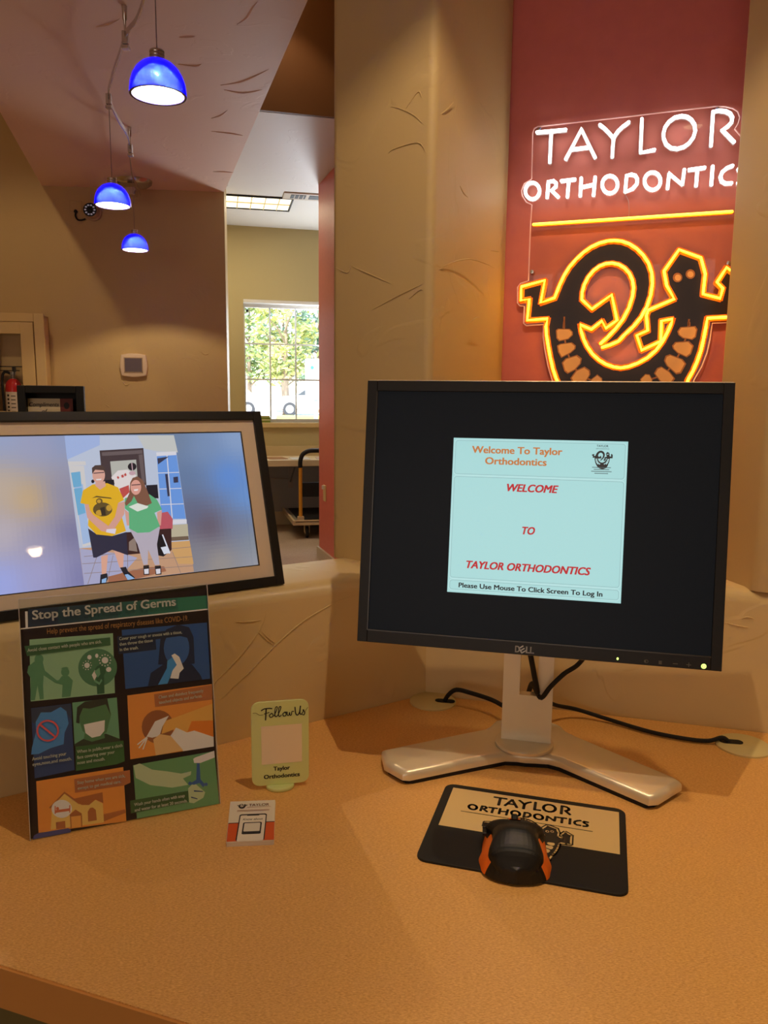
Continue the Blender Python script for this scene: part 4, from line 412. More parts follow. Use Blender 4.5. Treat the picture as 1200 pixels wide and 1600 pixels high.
# ------------------------------------------------------------------ lamps of the room
M_LENS = emis('lit lens', (1.0, .74, .42), 5.0)
def downlight(x, y, z, label, e, size=75, blend=.35, lens=None):
    t = thing('recessed_downlight', label, 'ceiling light', (x, y, z), 90, 'recessed downlights')
    part('trim_ring', MB().lathe([(.092, 0), (.090, -.006), (.074, -.004), (.070, .0)], 28), M_WHITE, t, smooth=True)
    part('lens', MB().lathe([(.0705, -.001), (.0005, -.0015)], 24), M_LENS, t)
    if e:
        l = lamp('SPOT', 'downlight_lamp', (0, 0, -.02), e, WARM, shadow_soft_size=.05, spot_size=R(size*2), spot_blend=blend); l.parent = t
    return t
downlight(.64, .62, 3.4, 'recessed downlight high beside the soffit above the right end of the desk', E_DOWN*1.15, 17.5, .45)
downlight(-.55, 4.0, 3.4, 'recessed downlight high beside the soffit in front of the ochre header', E_DOWN*.35, 50)
downlight(-2.30, 3.85, 3.4, 'recessed downlight high on the left of the soffit near the lobby wall', E_DOWN*.9, 70)
downlight(-1.9, 2.0, 3.4, 'recessed downlight high on the left of the soffit near the half wall', E_DOWN*.4, 60)
downlight(3.157, -3.002, 3.4, 'recessed downlight in the corner of the ceiling behind the viewer', E_DOWN*.4, 72)
downlight(-1.014, -4.038, 3.4, 'recessed downlight in the ceiling far behind the viewer by the rear wall', E_DOWN*.4, 72)
downlight(.9, -1.2, 3.4, 'recessed downlight in the ceiling just behind the viewer', E_DOWN*.7, 40, .5)
# ------------------------------------------------------------------ desk
dk = thing('reception_desk', 'orange brown laminate corner desk top running along the tan half wall', 'desk', (.1, .9, DZ), 90)
fo = Vector((-.3282, .6061, 0)); fd = D3(108.87)
c0 = isect(P, dL, fo, fd); c1 = f1; c2 = isect(f1, Vector((0, 1, 0)), fo, fd)
top = [(q.x, q.y) for q in (P+Vector((0, -.001, 0)), c0, c2, c1)]
part('worktop', MB().prism(top[::-1], DZ-.038, DZ), M_DESK, dk, world=True)
nb = -B3(108.87)*.0025
part('edge_band', MB().prism([(q.x, q.y) for q in (c0, c0+nb, c2+nb, c2)], DZ-.040, DZ-.0012), M_BAND, dk, world=True)
M_APRON = mat('olive cabinet laminate', (116, 106, 62), .55)
a0 = c0-nb/.0025*.06+dR*.06; a1 = c2-nb/.0025*.06
part('front_panel', MB().prism([(q.x, q.y) for q in (a0, a1, a1-nb/.0025*.02, a0-nb/.0025*.02)], FL, DZ-.038), M_APRON, dk, world=True)

# grommets
def grommet(x, y, deg, label, slot):
    t = thing('cable_grommet', label, 'cable grommet', (x, y, DZ), deg, 'desk cable grommets')
    pr = [(.0375, 0), (.0375, .0025), (.034, .0048), (.0005, .0052)]
    part('cap', MB().lathe(pr, 36), M_IVORY, t, smooth=True)
    sx, sy = slot
    part('slot', MB().prism([(sx+x_, sy+y_) for x_, y_ in rrect(-.016, -.007, .016, .007, .0069)], .0050, .0058), M_RUBBER, t, label='dark cable slot')
    return t
grommet(.0825, 1.1995, 100, 'round ivory cable grommet left of the monitor stand at the wall corner', (.020, -.004))
grommet(.5165, 1.048, 100, 'round ivory cable grommet at the right edge of the desk', (-.016, .002))

# ------------------------------------------------------------------ monitor
MD, MT = 103.18, 7.9
mo = thing('computer_monitor', 'black flat monitor with silver edge on silver stand showing a pale blue welcome window', 'monitor', (.205, 1.03, DZ), MD)
mloc = THING[mo.name].inverted() @ Vector((-.034, .9752, .9033))
MP = Matrix.Translation(mloc) @ panel(MT)
part('housing', MB().box(0, 0, -.035, .4448, .341, -.0015, M=MP, bev=.0025).box(.05, .04, -.062, .395, .30, -.034, M=MP, bev=.012), M_SILVER, mo, smooth=True, label='silver housing edge')
bz = MB(); W, Hh = .4448, .341
x0, x1, y0, y1 = .0143, .4312, .0170, .3260
for a in ((.0012, .0012, x0, Hh-.0018), (x1, .0012, W-.0012, Hh-.0018), (x0, .0012, x1, y0), (x0, y1, x1, Hh-.0018)): bz.box(a[0], a[1], -.004, a[2], a[3], .0022, M=MP, bev=.0006)
part('bezel', bz, M_BLACK, mo)
M_LCD = mat('dark lcd', (13, 13, 14), .34, spec=.12, emit=(30, 34, 38), es=.2)
scr = part('screen', MB().box(x0-.001, y0-.001, -.004, x1+.001, y1+.001, -.0008, M=MP), M_LCD, mo)
lip = MB(); M_LIP = mat('glossy bezel lip', (60, 58, 56), .2)
for a in ((x0-.0006, y0, x0+.0008, y1), (x0, y0-.0006, x1, y0+.0008)): lip.box(a[0], a[1], -.0008, a[2], a[3], .0025, M=MP)
part('bezel_lip', lip, M_LIP, mo)
win = MB(); n = -.0006
wx0, wx1, wy0, wy1 = .1158, .3272, .0727, .2680
def lay(rgb, poly, n): win.color(rgb).layer(poly, n, MP)
def outline(x0_, y0_, x1_, y1_, r_, w, rgb, n):
    q = rrect(x0_, y0_, x1_, y1_, r_, 4); q2 = rrect(x0_+w, y0_+w, x1_-w, y1_-w, max(r_-w, .0004), 4)
    for i in range(len(q)): lay(rgb, [q[i], q[(i+1) % len(q)], q2[(i+1) % len(q)], q2[i]], n)
lay((166, 216, 216), [(wx0, wy0), (wx1, wy0), (wx1, wy1), (wx0, wy1)], n)
GR = (140, 178, 180)
for b in ((.1185, .2225, .3245, .2650), (.1185, .0915, .3245, .2195), (.1185, .0765, .3245, .0885)):
    outline(b[0]-.0012, b[1]-.0012, b[2]+.0012, b[3]+.0012, .0042, .0004, (196, 234, 234), n+.0001); outline(*b, .0036, .0005, GR, n+.00015)
def wt(s, x0_, y_, x1_, h, rgb, bold=0, shear=0): win.color(rgb).text(s, (x0_, y_), (x1_, y_), h, n+.0002, MP, bold, shear)
OR = (196, 122, 66)
wt('Welcome To Taylor', .1395, .2497, .2505, .0084, OR, 1.6); wt('Orthodontics', .1565, .2360, .2322, .0084, OR, 1.6)
RD = (186, 42, 48)
wt('WELCOME', .1850, .2030, .2478, .0090, RD, 2.0, .25); wt('TO', .2060, .1505, .2218, .0090, RD, 2.0, .25); wt('TAYLOR ORTHODONTICS', .1385, .1045, .2905, .0090, RD, 2.0, .25)
wt('Please Use Mouse To Click Screen To Log In', .1300, .0795, .3055, .0058, (16, 22, 26), 1.5)
def logo(mb, T, cx, cy, s, n, dark, light, teeth=True):
    """the lizard-and-teeth emblem, s = scale from the big sign"""
    k = .001*s; f = lambda p: [((x-190)*k+cx, (y+60)*k+cy) for x, y in p]
    mb.color(dark).layer(f(SIGN['outer']+SIGN['inner'][::-1]), n, T)
    mb.color(light)
    if teeth:
        for q in SIGN['teeth']+SIGN['eyes']: mb.layer(f(q), n+.0001, T)
logo(win, MP, .2975, .2462, .066, n+.0002, (20, 22, 26), (176, 220, 220))
DK = (24, 28, 32)
wt('TAYLOR', .2908, .2608, .3045, .0024, DK, .8); wt('ORTHODONTICS', .2900, .2580, .3055, .0012, DK)
for y_, a, b in ((.2355, .2865, .3085), (.2331, .2885, .3065), (.2307, .2855, .3095), (.2283, .2895, .3055)): win.color((84, 108, 110)).layer([(a, y_), (b, y_), (b, y_+.0009), (a, y_+.0009)], n+.0002, MP)
part('welcome_window', win, M_SCREEN, scr, label='pale blue window on the black screen')
M_LOGO = mat('silver lettering', (176, 170, 160), .35, metal=.5)
lg = MB()
lg.text('D', (.2040, .0040), (.2098, .0040), .0078, .0023, MP, 1.6)
lg.text('LL', (.2172, .0040), (.2272, .0040), .0078, .0023, MP, 1.6)
e_c, e_r = (.2130, .0079), .0042   # slanted E
Q = lambda x, y: (e_c[0]+(x*.82-y*.57)*e_r, e_c[1]+(x*.57+y*.82)*e_r)
for p_ in ([(-.9, -.95), (-.5, -.95), (-.5, .95), (-.9, .95)], [(-.9, .6), (.8, .6), (.8, .95), (-.9, .95)], [(-.9, -.17), (.7, -.17), (.7, .17), (-.9, .17)], [(-.9, -.95), (.8, -.95), (.8, -.6), (-.9, -.6)]): lg.layer([Q(*q) for q in p_], .0023, MP)
part('maker_badge', lg, M_LOGO, mo, label='silver lettered badge')
M_ICON = mat('grey icon print', (104, 100, 92), .5); M_LED = emis('green led', (.55, 1.0, .12), 1.6)
ic = MB(); yb = .0060
for q in ribbon([(.3895, yb), (.3945, yb)], .0008)+ribbon([(.4045, yb), (.4095, yb)], .0008)+ribbon([(.4070, yb-.0025), (.4070, yb+.0025)], .0008): ic.layer(q, .00245, MP)
for k in range(3): ic.layer([(.3732, yb-.002+k*.0015), (.3768, yb-.002+k*.0015), (.3768, yb-.001+k*.0015), (.3732, yb-.001+k*.0015)], .00245, MP)
for q in ribbon(ell(.3590, yb, .0022, .0019, 10)+[(.3612, yb)], .0006): ic.layer(q, .00245, MP)
ic.layer([(.3568, yb-.001), (.3588, yb-.001), (.3588, yb+.001), (.3568, yb+.001)], .00246, MP)
part('button_icons', ic, M_ICON, mo)
part('status_light', MB().layer(ell(.3262, .0063, .0012, .0016, 10), .0025, MP), M_LED, mo, label='small green status light')
pw = MB(); 
for q in ribbon(ell(.4236, .0058, .0024, .0024, 14)+[(.4260, .0058)], .0009)+ribbon([(.4236, .0058), (.4236, .0085)], .0009): pw.layer(q, .0025, MP)
pw.layer(ell(.4236, .0058, .0014, .0014, 10), .00248, MP)
part('power_light', pw, M_LED, mo, label='ring shaped green power light')
# stand: neck with cable hole, turning disc, wide V base
nk = MB(); hw = .0335; hx0, hx1 = -.011, .013; nz0, nz1 = .016, .235; hz0, hz1 = .088, .152; ny0, ny1 = -.012, .004
NM = Matrix.Translation((-.002, -.012, 0)) @ Matrix.Rotation(R(-2.0), 4, 'X')
for a in ((-hw, nz0, hx0, nz1), (hx1, nz0, hw, nz1), (hx0, nz0, hx1, hz0), (hx0, hz1, hx1, nz1)): nk.box(a[0], ny0, a[1], a[2], ny1, a[3], M=NM)
part('neck', nk, M_SILVER, mo, smooth=True)
part('hinge', MB().box(-.03, -.03, .19, .03, .012, .25, bev=.004), M_BLACK, mo)
part('turning_disc', MB().lathe([(.0395, .019), (.0395, .0225), (.037, .0235), (.0005, .0235)], 40, M=Matrix.Translation((-.004, -.022, 0))), M_SILVER, mo, smooth=True)
bpts = [(0.000, .990), (.004, .955), (.027, .928), (.036, .927), (.100, .955), (.166, .983), (.182, .982), (.193, .979), (.207, .978), (.223, .976), (.236, .968), (.322, .872), (.334, .874), (.376, .910), (.372, .922), (.276, 1.04), (.266, 1.055), (.262, 1.075), (.253, 1.085), (.180, 1.096), (.167, 1.090), (.157, 1.072), (.148, 1.061), (.113, 1.045)]
inv = THING[mo.name].inverted()
bl = [(lambda q: (q.x, q.y))(inv @ Vector((x, y, DZ))) for x, y in bpts]
part('base', MB().prism(bl, .0055, .0185, bev=.0075, seg=4), M_SILVER, mo, smooth=True)
cx_, cy_ = sum(q[0] for q in bl)/len(bl), sum(q[1] for q in bl)/len(bl)
part('base_foot', MB().prism([(cx_+(x-cx_)*.975, cy_+(y-cy_)*.96) for x, y in bl], 0, .0056), M_RUBBER, mo, label='black rubber underside')

# cables
def cable(name, pts, r, label, k=5):
    o = part(name, MB().tube(smoothline(pts, k), r, 8), M_RUBBER, None, smooth=True); return tag(o, label, 'cable')
cable('power_cable', [(.101, 1.192, .735), (.106, 1.189, .746), (.118, 1.182, .758), (.140, 1.172, .757), (.170, 1.150, .755), (.196, 1.105, .758), (.208, 1.075, .785), (.2105, 1.050, .818), (.2105, 1.028, .826), (.2095, 1.0005, .826), (.2035, .9915, .850), (.1965, .9880, .880), (.192, .9955, .905), (.190, 1.004, .93)], .0036, 'thick black cable from the left grommet through the neck, left branch of the V')
cable('video_cable', [(.497, 1.051, .735), (.488, 1.053, .741), (.470, 1.056, .7345), (.440, 1.062, .7345), (.395, 1.085, .7345), (.345, 1.125, .736), (.300, 1.140, .745), (.262, 1.120, .760), (.232, 1.075, .790), (.2155, 1.045, .815), (.2125, 1.024, .820), (.2145, .9975, .820), (.224, .987, .840), (.240, .982, .860), (.258, .984, .872), (.272, .990, .89), (.28, .998, .92)], .0032, 'thin black cable running from the right grommet to the neck, right branch of the V')

# ------------------------------------------------------------------ mouse pad and mouse
pd = thing('mouse_pad', 'black mouse pad printed with a cream panel and clinic lettering', 'mouse pad', (.0367, .764, DZ), 105.9)
A_, B_, C_, D_ = Vector((.0367, .764, 0)), Vector((.2421, .7055, 0)), Vector((.2969, .8728, 0)), Vector((.0767, .9224, 0))
ipd = THING[pd.name].inverted()
pw_, pdp = .2180, .171
part('pad', MB().prism(rrect(0, 0, pw_, pdp, .012), 0, .0028, bev=.0008, seg=2), M_RUBBER, pd)
PM = Matrix(((1, 0, 0, 0), (0, 1, 0, 0), (0, 0, 1, 0), (0, 0, 0, 1)))
pp = MB(); CR = (226, 196, 136); INK = (18, 16, 16)
px0, px1, py0, py1 = .0105, .2105, .0715, .1615
pp.color(CR).layer([(px0, py0), (px1, py0), (px1, py1), (px0, py1)], .0029)
def strokes(mb, glyphs, T, n, w, fx, fy):
    for gl in glyphs:
        for st in gl:
            q = [(fx(x, y), fy(x, y)) for x, y in st]
            for r_ in ribbon(q, w): mb.layer(r_, n, T)
            for x, y in (q[0], q[-1]): mb.layer(ell(x, y, w*.5, w*.5, 8), n, T)
# lettering reuses the letter strokes of the neon sign, squeezed into each line
def line_map(u0, u1, v0, v1, X0, X1, Y0, Y1): return (lambda x, y: X0+(x-u0)/(u1-u0)*(X1-X0)), (lambda x, y: Y0+(y-v0)/(v1-v0)*(Y1-Y0))
def bounds(gl):
    xs = [x for g in gl for s in g for x, y in s]; ys = [y for g in gl for s in g for x, y in s]; return min(xs), max(xs), min(ys), max(ys)
bt, bo = bounds(SIGN['taylor']), bounds(SIGN['ortho'])
pp.color(INK)
strokes(pp, SIGN['taylor'], None, .0030, .0036, *line_map(*bt, .0640, .1545, .1360, .1555))
strokes(pp, SIGN['ortho'], None, .0030, .0032, *line_map(*bo, .0370, .1755, .1160, .1290))
for r_ in ribbon([(.0300, .1090), (.1810, .1090)], .0012): pp.layer(r_, .0030)
kk = .26; gx = lambda p: [((x-190)*.001*kk+.1085, (y+60)*.001*kk+.0712) for x, y in p]
for pts, w in ((SIGN['outer']+SIGN['inner'][::-1], .0052),):
    q = gx(pts); pp.color(INK)
    for r_ in ribbon(q+[q[0]], w+.0024): pp.layer(r_, .00302)
    pp.color(CR)
    for r_ in ribbon(q+[q[0]], w-.0012): pp.layer(r_, .00306)
    pp.color(INK).layer(q, .0031)
pp.color(CR)
for t_ in SIGN['teeth']+SIGN['eyes']: pp.layer(gx(t_), .00316)
pp.color(INK)
for t_ in SIGN['pupils']: pp.layer(gx(t_), .00318)
part('print', pp, M_PRINT, pd, label='cream panel with dark lettering and lizard emblem')

ms = thing('computer_mouse', 'black mouse with orange side grips lying on the printed mouse pad', 'mouse', (.1435, .7660, DZ+.0029), 98)
def mouse():
    body, gl_, gr_ = MB(), MB(), MB()
    NY, NS, ND = 30, 6, 18; y0, y1 = -.046, .043
    def ip(t, pts):
        for (a, va), (b, vb) in zip(pts, pts[1:]):
            if t <= b:
                f = (t-a)/(b-a); f = f*f*(3-2*f); return va+(vb-va)*f
        return pts[-1][1]
    V = []
    for i in range(NY+1):
        t = i/NY; y = y0+(y1-y0)*t
        back = math.sqrt(max(0, 1-max(0, (.26-t)/.26)**2.2)); front = 1-.10*max(0, (t-.86)/.14)**2
        wb = ip(t, [(0, .0345), (.22, .0355), (.42, .0380), (.62, .0350), (.80, .0345), (1, .0335)])*max(back, .04)*front
        ws = ip(t, [(0, .0285), (.22, .0285), (.45, .0240), (.62, .0246), (.80, .0322), (1, .0318)])*max(back, .04)*front
        h = ip(t, [(0, .016), (.16, .030), (.42, .0395), (.70, .0330), (1, .0200)])
        hs = h*ip(t, [(0, .50), (.30, .52), (.60, .54), (.80, .50), (1, .45)])
        row = []
        for k in range(NS): f = k/NS; row.append(Vector((-(wb+(ws-wb)*f**1.3), y, hs*f)))
        for k in range(ND+1):
            a = math.pi*(1-k/ND); cx, sx = math.cos(a), math.sin(a)
            row.append(Vector((ws*math.copysign(abs(cx)**.8, cx), y, hs+(h-hs)*abs(sx)**.75)))
        for k in range(NS-1, -1, -1): f = k/NS; row.append(Vector((wb+(ws-wb)*f**1.3, y, hs*f)))
        V.append(row)
    NT = len(V[0])-1
    for i in range(NY):
        t = (i+.5)/NY
        for j in range(NT):
            tgt = body
            if .13 < t < .74:
                lim = NS if t < .66 else NS-2
                if j < lim: tgt = gl_
                elif j >= NT-lim: tgt = gr_
            tgt.add([V[i][j], V[i+1][j], V[i+1][j+1], V[i][j+1]], [(0, 3, 2, 1)])
    for i, rev in ((0, False), (NY, True)):
        c = Vector((0, V[i][0].y, 0)); vs = [c]+V[i]; body.add(vs, [((0, k+1, k+2) if rev else (0, k+2, k+1)) for k in range(NT)])
    return body, gl_, gr_, V
mb_, gl_, gr_, V_ = mouse()
M_MOUSE = mat('satin black mouse shell', (20, 19, 18), .5); M_ORANGE = mat('orange rubber grip', (246, 118, 30), .5)
part('shell', mb_, M_MOUSE, ms, smooth=True); part('side_grip', gl_, M_ORANGE, ms, smooth=True, label='orange grip on the left side'); part('side_grip', gr_, M_ORANGE, ms, smooth=True, label='orange grip on the right side')
def top_at(x, y):
    i = min(range(len(V_)), key=lambda k: abs(V_[k][0].y-y)); j = min(range(len(V_[i])), key=lambda k: abs(V_[i][k].x-x)); return V_[i][j].z
sur = MB()
for k in range(6):
    ya, yb = .020+k*.0040, .020+(k+1)*.0040
    wa = .0065 if k else .0055
    za, zb = top_at(0, ya)+.0008, top_at(0, yb)+.0008
    sur.add([(-wa, ya, za), (wa, ya, za), (.0065, yb, zb), (-.0065, yb, zb)], [(0, 1, 2, 3)])
part('wheel_surround', sur, M_ORANGE, ms, label='orange strip around the wheel')
part('scroll_wheel', MB().lathe([(.0075, -.0035), (.0088, -.002), (.0088, .002), (.0075, .0035)], 24, M=Matrix.Translation((0, .0385, top_at(0, .036)-.0025)) @ Matrix.Rotation(R(90), 4, 'Y'), caps=(True, True)), M_RUBBER, ms)
tb = MB()
for k in (0, 1): tb.box(-.0350, .012+k*.012, .0150, -.0300, .022+k*.012, .0190, bev=.0012)
part('thumb_button', tb, M_BLACK, ms)

# ------------------------------------------------------------------ poster in a clear holder
ps = thing('sign_holder', 'clear acrylic sign holder with a Stop the Spread of Germs poster on the desk', 'sign', tuple(Vector((-.3557*1.0889, .731*1.0889, DZ))), 66.91)
PT = 12.0; PP = panel(PT)
part('acrylic_panel', MB().box(0, 0, -.0012, .2085, .2655, -.0002, M=PP), M_ACRYLIC, ps)
fp = MB().box(0, 0, .0030, .2085, .2655, .0042, M=PP); fpo = part('acrylic_front', fp, M_ACRYLIC, ps)
part('acrylic_foot', MB().box(0, .0, .0, .2085, .075, .0022), M_ACRYLIC, ps)
M_EDGE = mat('frosted acrylic edge', (214, 206, 196), .25)
part('acrylic_edge', MB().box(0, .2655, -.0012, .2085, .2662, .0042, M=PP).box(.2085, 0, -.0012, .2091, .2655, .0042, M=PP).box(-.0006, 0, -.0012, 0, .2655, .0042, M=PP), M_EDGE, ps)
sh = MB(); k_ = 0
for rgb, poly in POSTER:
    sh.color(tuple(min(255, c*k) for c, k in zip(rgb, (1.30, 1.34, 1.45)))).layer(mmp(poly), .0002+k_*.000016, PP); k_ += 1
sheet = part('poster_sheet', sh, M_PRINTG, ps)
for s_, a, b, h, rgb, bold in POSTER_TEXT:
    lt = MB(); lt.color(tuple(min(255, c*1.15) for c in rgb)).text(s_, mmp([a])[0], mmp([b])[0], h*.001*1.0, .0028, PP, bold*1.2)
    part('text_line', lt, M_PRINTG, sheet)

# ------------------------------------------------------------------ follow us plaque
fu = thing('follow_us_plaque', 'small pale green acrylic plaque with rounded corners reading Follow Us on a round base', 'plaque', (-.1273, .9181, DZ), 78)
M_PLQ = mat('frosted pale green acrylic', (222, 232, 156), .35, trans=.0, spec=.5)
part('plate', MB().prism(rrect(-.0352, .0045, .0362, .1148, .010), -.0015, .0015, M=panel(0), bev=.0006, bottom=True), M_PLQ, fu)
part('base', MB().lathe([(.0165, 0), (.0175, .001), (.0175, .0035), (.0165, .0045), (.0005, .0045)], 30, M=Matrix.Diagonal((1, .8, 1, 1))), M_PLQ, fu, smooth=True)
fm = MB(); F0 = panel(0, 0, .005)
fm.color((250, 232, 196)).layer([(-.0230, .0279), (.0274, .0279), (.0274, .0783), (-.0230, .0783)], .0017, F0)
INKD = (20, 18, 24)
fm.color(INKD)
def pen(pts, w=.0011):
    for r_ in ribbon([(q.x, q.y) for q in smoothline([(x, y) for x, y in pts], 5)], w): fm.layer(r_, .0018, F0)
def P2(pts, ox=0, oy=0, s=1): return [(ox+x*s, oy+y*s) for x, y in pts]
fy = .0905
pen([(-.0330, fy+.0060), (-.0290, fy+.0058), (-.0250, fy+.0030), (-.0205, fy+.0030)], .0005)
pen([(-.0175, fy-.0040), (-.0168, fy+.0060), (-.0165, fy+.0105)], .0016); pen([(-.0225, fy+.0085), (-.0190, fy+.0105), (-.0130, fy+.0108), (-.0095, fy+.0102)], .0013); pen([(-.0190, fy+.0040), (-.0130, fy+.0055)])
pen([(-.0095, fy+.0040), (-.0125, fy+.0020), (-.0115, fy-.0010), (-.0085, fy), (-.0085, fy+.0030), (-.0105, fy+.0042)])
for ox in (-.0060, -.0015): pen([(ox-.0010, fy+.0005), (ox+.0025, fy+.0085), (ox+.0030, fy+.0120), (ox+.0008, fy+.0110), (ox, fy+.0030), (ox+.0012, fy-.0008), (ox+.0035, fy+.0010)])
pen([(.0065, fy+.0045), (.0040, fy+.0025), (.0048, fy-.0005), (.0075, fy), (.0078, fy+.0030), (.0060, fy+.0045), (.0090, fy+.0040)])
pen([(.0092, fy+.0045), (.0095, fy+.0005), (.0112, fy), (.0122, fy+.0035), (.0128, fy), (.0145, fy+.0005), (.0152, fy+.0045), (.0175, fy+.0045)])
pen([(.0190, fy+.0100), (.0198, fy+.0020), (.0220, fy-.0005), (.0245, fy+.0030), (.0258, fy+.0110), (.0250, fy+.0020), (.0268, fy)], .0014)
pen([(.0268, fy), (.0300, fy+.0050), (.0290, fy+.0055), (.0312, fy+.0020), (.0300, fy-.0010), (.0280, fy)]); pen([(.0305, fy+.0010), (.0330, fy+.0060), (.0352, fy+.0085)], .0005)
fm.text('Taylor', (-.0085, .0188), (.0122, .0188), .0052, .0018, F0, 1.5); fm.text('Orthodontics', (-.0205, .0088), (.0245, .0088), .0052, .0018, F0, 1.5)
part('print', fm, M_PRINT, fu, label='dark lettering around a blank cream square')

# ------------------------------------------------------------------ stack of cards
cd = thing('card_stack', 'small stack of white and orange cards on the desk before the plaque', 'cards', (-.1686, .7864, DZ), 84.5)
cw, cdp = .0515, .0865; nc = 5
for i in range(nc):
    dx, dy = random.uniform(-.0004, .0004), random.uniform(-.0006, .0006); rgb = (240, 232, 214) if i == nc-1 else (226, 214, 196)
    part('card', MB().prism([(dx, dy), (cw+dx, dy), (cw-.002+dx, cdp+dy), (-.004+dx, cdp+dy)], i*.0011, i*.0011+.0010), mat('card stock', rgb, .55) if i in (0, nc-1) else bpy.data.materials['card stock'], cd)
cp = MB(); zt = nc*.0011+.0001
cp.color((226, 92, 36)).layer([(0, .0005), (cw, .0005), (cw-.001, .037), (-.0017, .037)], zt)
cp.color((22, 22, 34)).layer([(-.0017, .037), (cw-.001, .037), (cw-.001, .0385), (-.0017, .0385)], zt)
cp.layer(rrect(.0095, .0005, .0410, .0560, .003), zt+.00005)
cp.color((246, 238, 222)).layer(rrect(.0108, -.0002, .0398, .0535, .0022), zt+.0001)
cp.color((22, 22, 34)).layer([(.0180, .0520), (.0325, .0520), (.0315, .0545), (.0190, .0545)], zt+.00015)
cp.layer(rrect(.0150, .0135, .0362, .0380, .002), zt+.00015)
cp.color((236, 230, 216)).layer(rrect(.0166, .0190, .0346, .0362, .0012), zt+.0002)
cp.color((40, 30, 40)).text('Know about', (.0140, .0425), (.0370, .0425), .0042, zt+.0002, None, .5, .3)
cp.color((170, 90, 40)).text('TAYLOR', (.0185, .0735), (.0425, .0735), .0055, zt+.0001, None, .6)
for r_ in ribbon([(.0170, .0712), (.0445, .0712)], .0006)+ribbon([(.0060, .0645), (.0430, .0645)], .0008)+ribbon([(.0060, .0625), (.0430, .0625)], .0006): cp.layer(r_, zt+.0001)
logo(cp, None, .0105, .0745, .032, zt+.0001, (30, 24, 30), (236, 230, 216), teeth=False)
part('print', cp, M_PRINT, cd, label='orange band and blank phone picture on the top card')

# ------------------------------------------------------------------ digital photo frame
df = thing('digital_photo_frame', 'black digital photo frame with cream mat on the ledge showing two people', 'photo frame', tuple(Vector((-.1460, 1.1120, LZ+.0005))), 56.9)
DT = 17.4; DP = panel(DT); FW, FH, FB = .412, .261, .013
fb = MB()
for a in ((-FW, 0, -FW+FB, FH), (-FB, 0, 0, FH), (-FW+FB, 0, -FB, FB), (-FW+FB, FH-FB, -FB, FH)): fb.box(a[0], a[1], -.018, a[2], a[3], .004, M=DP, bev=.001)
part('frame', fb, M_BLACK, df)
part('back_panel', MB().box(-FW+.004, .004, -.022, -.004, FH-.004, -.0045, M=DP), M_BLACKM, df)
M_MAT = mat('cream mat board', (226, 208, 186), .7)
mt = MB(); sx0, sx1, sy0, sy1 = -.377, -.0345, .0325, .2303
for a in ((-FW+FB, FB, sx0, FH-FB), (sx1, FB, -FB, FH-FB), (sx0, FB, sx1, sy0), (sx0, sy1, sx1, FH-FB)): mt.box(a[0], a[1], -.004, a[2], a[3], -.0008, M=DP)
part('mat_board', mt, M_MAT, df)
M_BEV = mat('dark mat bevel', (40, 34, 34), .5)
bv = MB()
for a in ((sx0-.0012, sy0-.0012, sx0, sy1+.0012), (sx1, sy0-.0012, sx1+.0012, sy1+.0012), (sx0, sy0-.0012, sx1, sy0), (sx0, sy1, sx1, sy1+.0012)): bv.box(a[0], a[1], -.003, a[2], a[3], -.0006, M=DP)
part('mat_bevel', bv, M_BEV, df)
# screen: blurred fill at both sides, photo in the middle
NX, NYY = 60, 34
sg = MB()
def blur(u, v):
    s = 0; c = [0, 0, 0]
    for (x, y), rgb in BLUR:
        w = 1.0/((x-u)**2+(y-v)**2+420)**1.35; s += w; c = [c[i]+w*rgb[i] for i in range(3)]
    return [q/s for q in c]
for i in range(NX):
    for j in range(NYY):
        ua, ub = sx0+(sx1-sx0)*i/NX, sx0+(sx1-sx0)*(i+1)/NX; va, vb = sy0+(sy1-sy0)*j/NYY, sy0+(sy1-sy0)*(j+1)/NYY
        sg.color(blur((ua+ub)*500, (va+vb)*500)).add([DP @ Vector((ua, va, -.0035)), DP @ Vector((ub, va, -.0035)), DP @ Vector((ub, vb, -.0035)), DP @ Vector((ua, vb, -.0035))], [(0, 1, 2, 3)])
screen = part('screen', sg, M_FRAMEPIC, df)
ph = MB()
for k_, (rgb, poly) in enumerate(PHOTO):
    q = [(max(sx0, min(sx1, x)), max(sy0, min(sy1, y))) for x, y in mmp(poly)]
    ph.color(rgb).layer(q, -.0034+k_*.000016, DP)
part('displayed_photo', ph, M_FRAMEPIC, screen, label='photo of a person in a yellow shirt beside a person in a green shirt')
part('cover_glass', MB().box(sx0, sy0, -.0012, sx1, sy1, -.0009, M=DP), M_GLASS, df)
part('easel_leg', MB().box(-.24, .03, -.026, -.17, .17, -.0225, M=DP, bev=.001), M_BLACKM, df)
# ------------------------------------------------------------------ black display box behind the photo frame
o_ = .1385; s_ = .532
bxp = P+dL*s_+B3(57.1)*o_
bx = thing('shadow_box', 'black shadow box holding a cream card reading Compliments of, behind the photo frame', 'shadow box', (bxp.x, bxp.y, LZ), 72)
BW, BH, BD = .082, .284, .034; BT = panel(0, -BD/2, 0)
sb = MB()
for a in ((0, 0, .010, BH), (BW-.010, 0, BW, BH), (.010, 0, BW-.010, .012), (.010, BH-.010, BW-.010, BH)): sb.box(a[0]-BW/2, a[1], -BD, a[2]-BW/2, a[3], 0, M=BT, bev=.001)
part('box_frame', sb, M_BLACKM, bx); part('back_board', MB().box(-BW/2+.008, .008, -BD, BW/2-.008, BH-.008, -BD+.004, M=BT), M_BLACK, bx)
cb = MB(); cb.color((232, 212, 176)).layer([(-.030, .14), (.010, .14), (.010, BH-.017), (-.030, BH-.017)], -.012, BT); cb.color((120, 52, 46)).layer([(.010, .14), (.026, .14), (.026, BH-.017), (.010, BH-.017)], -.0121, BT)
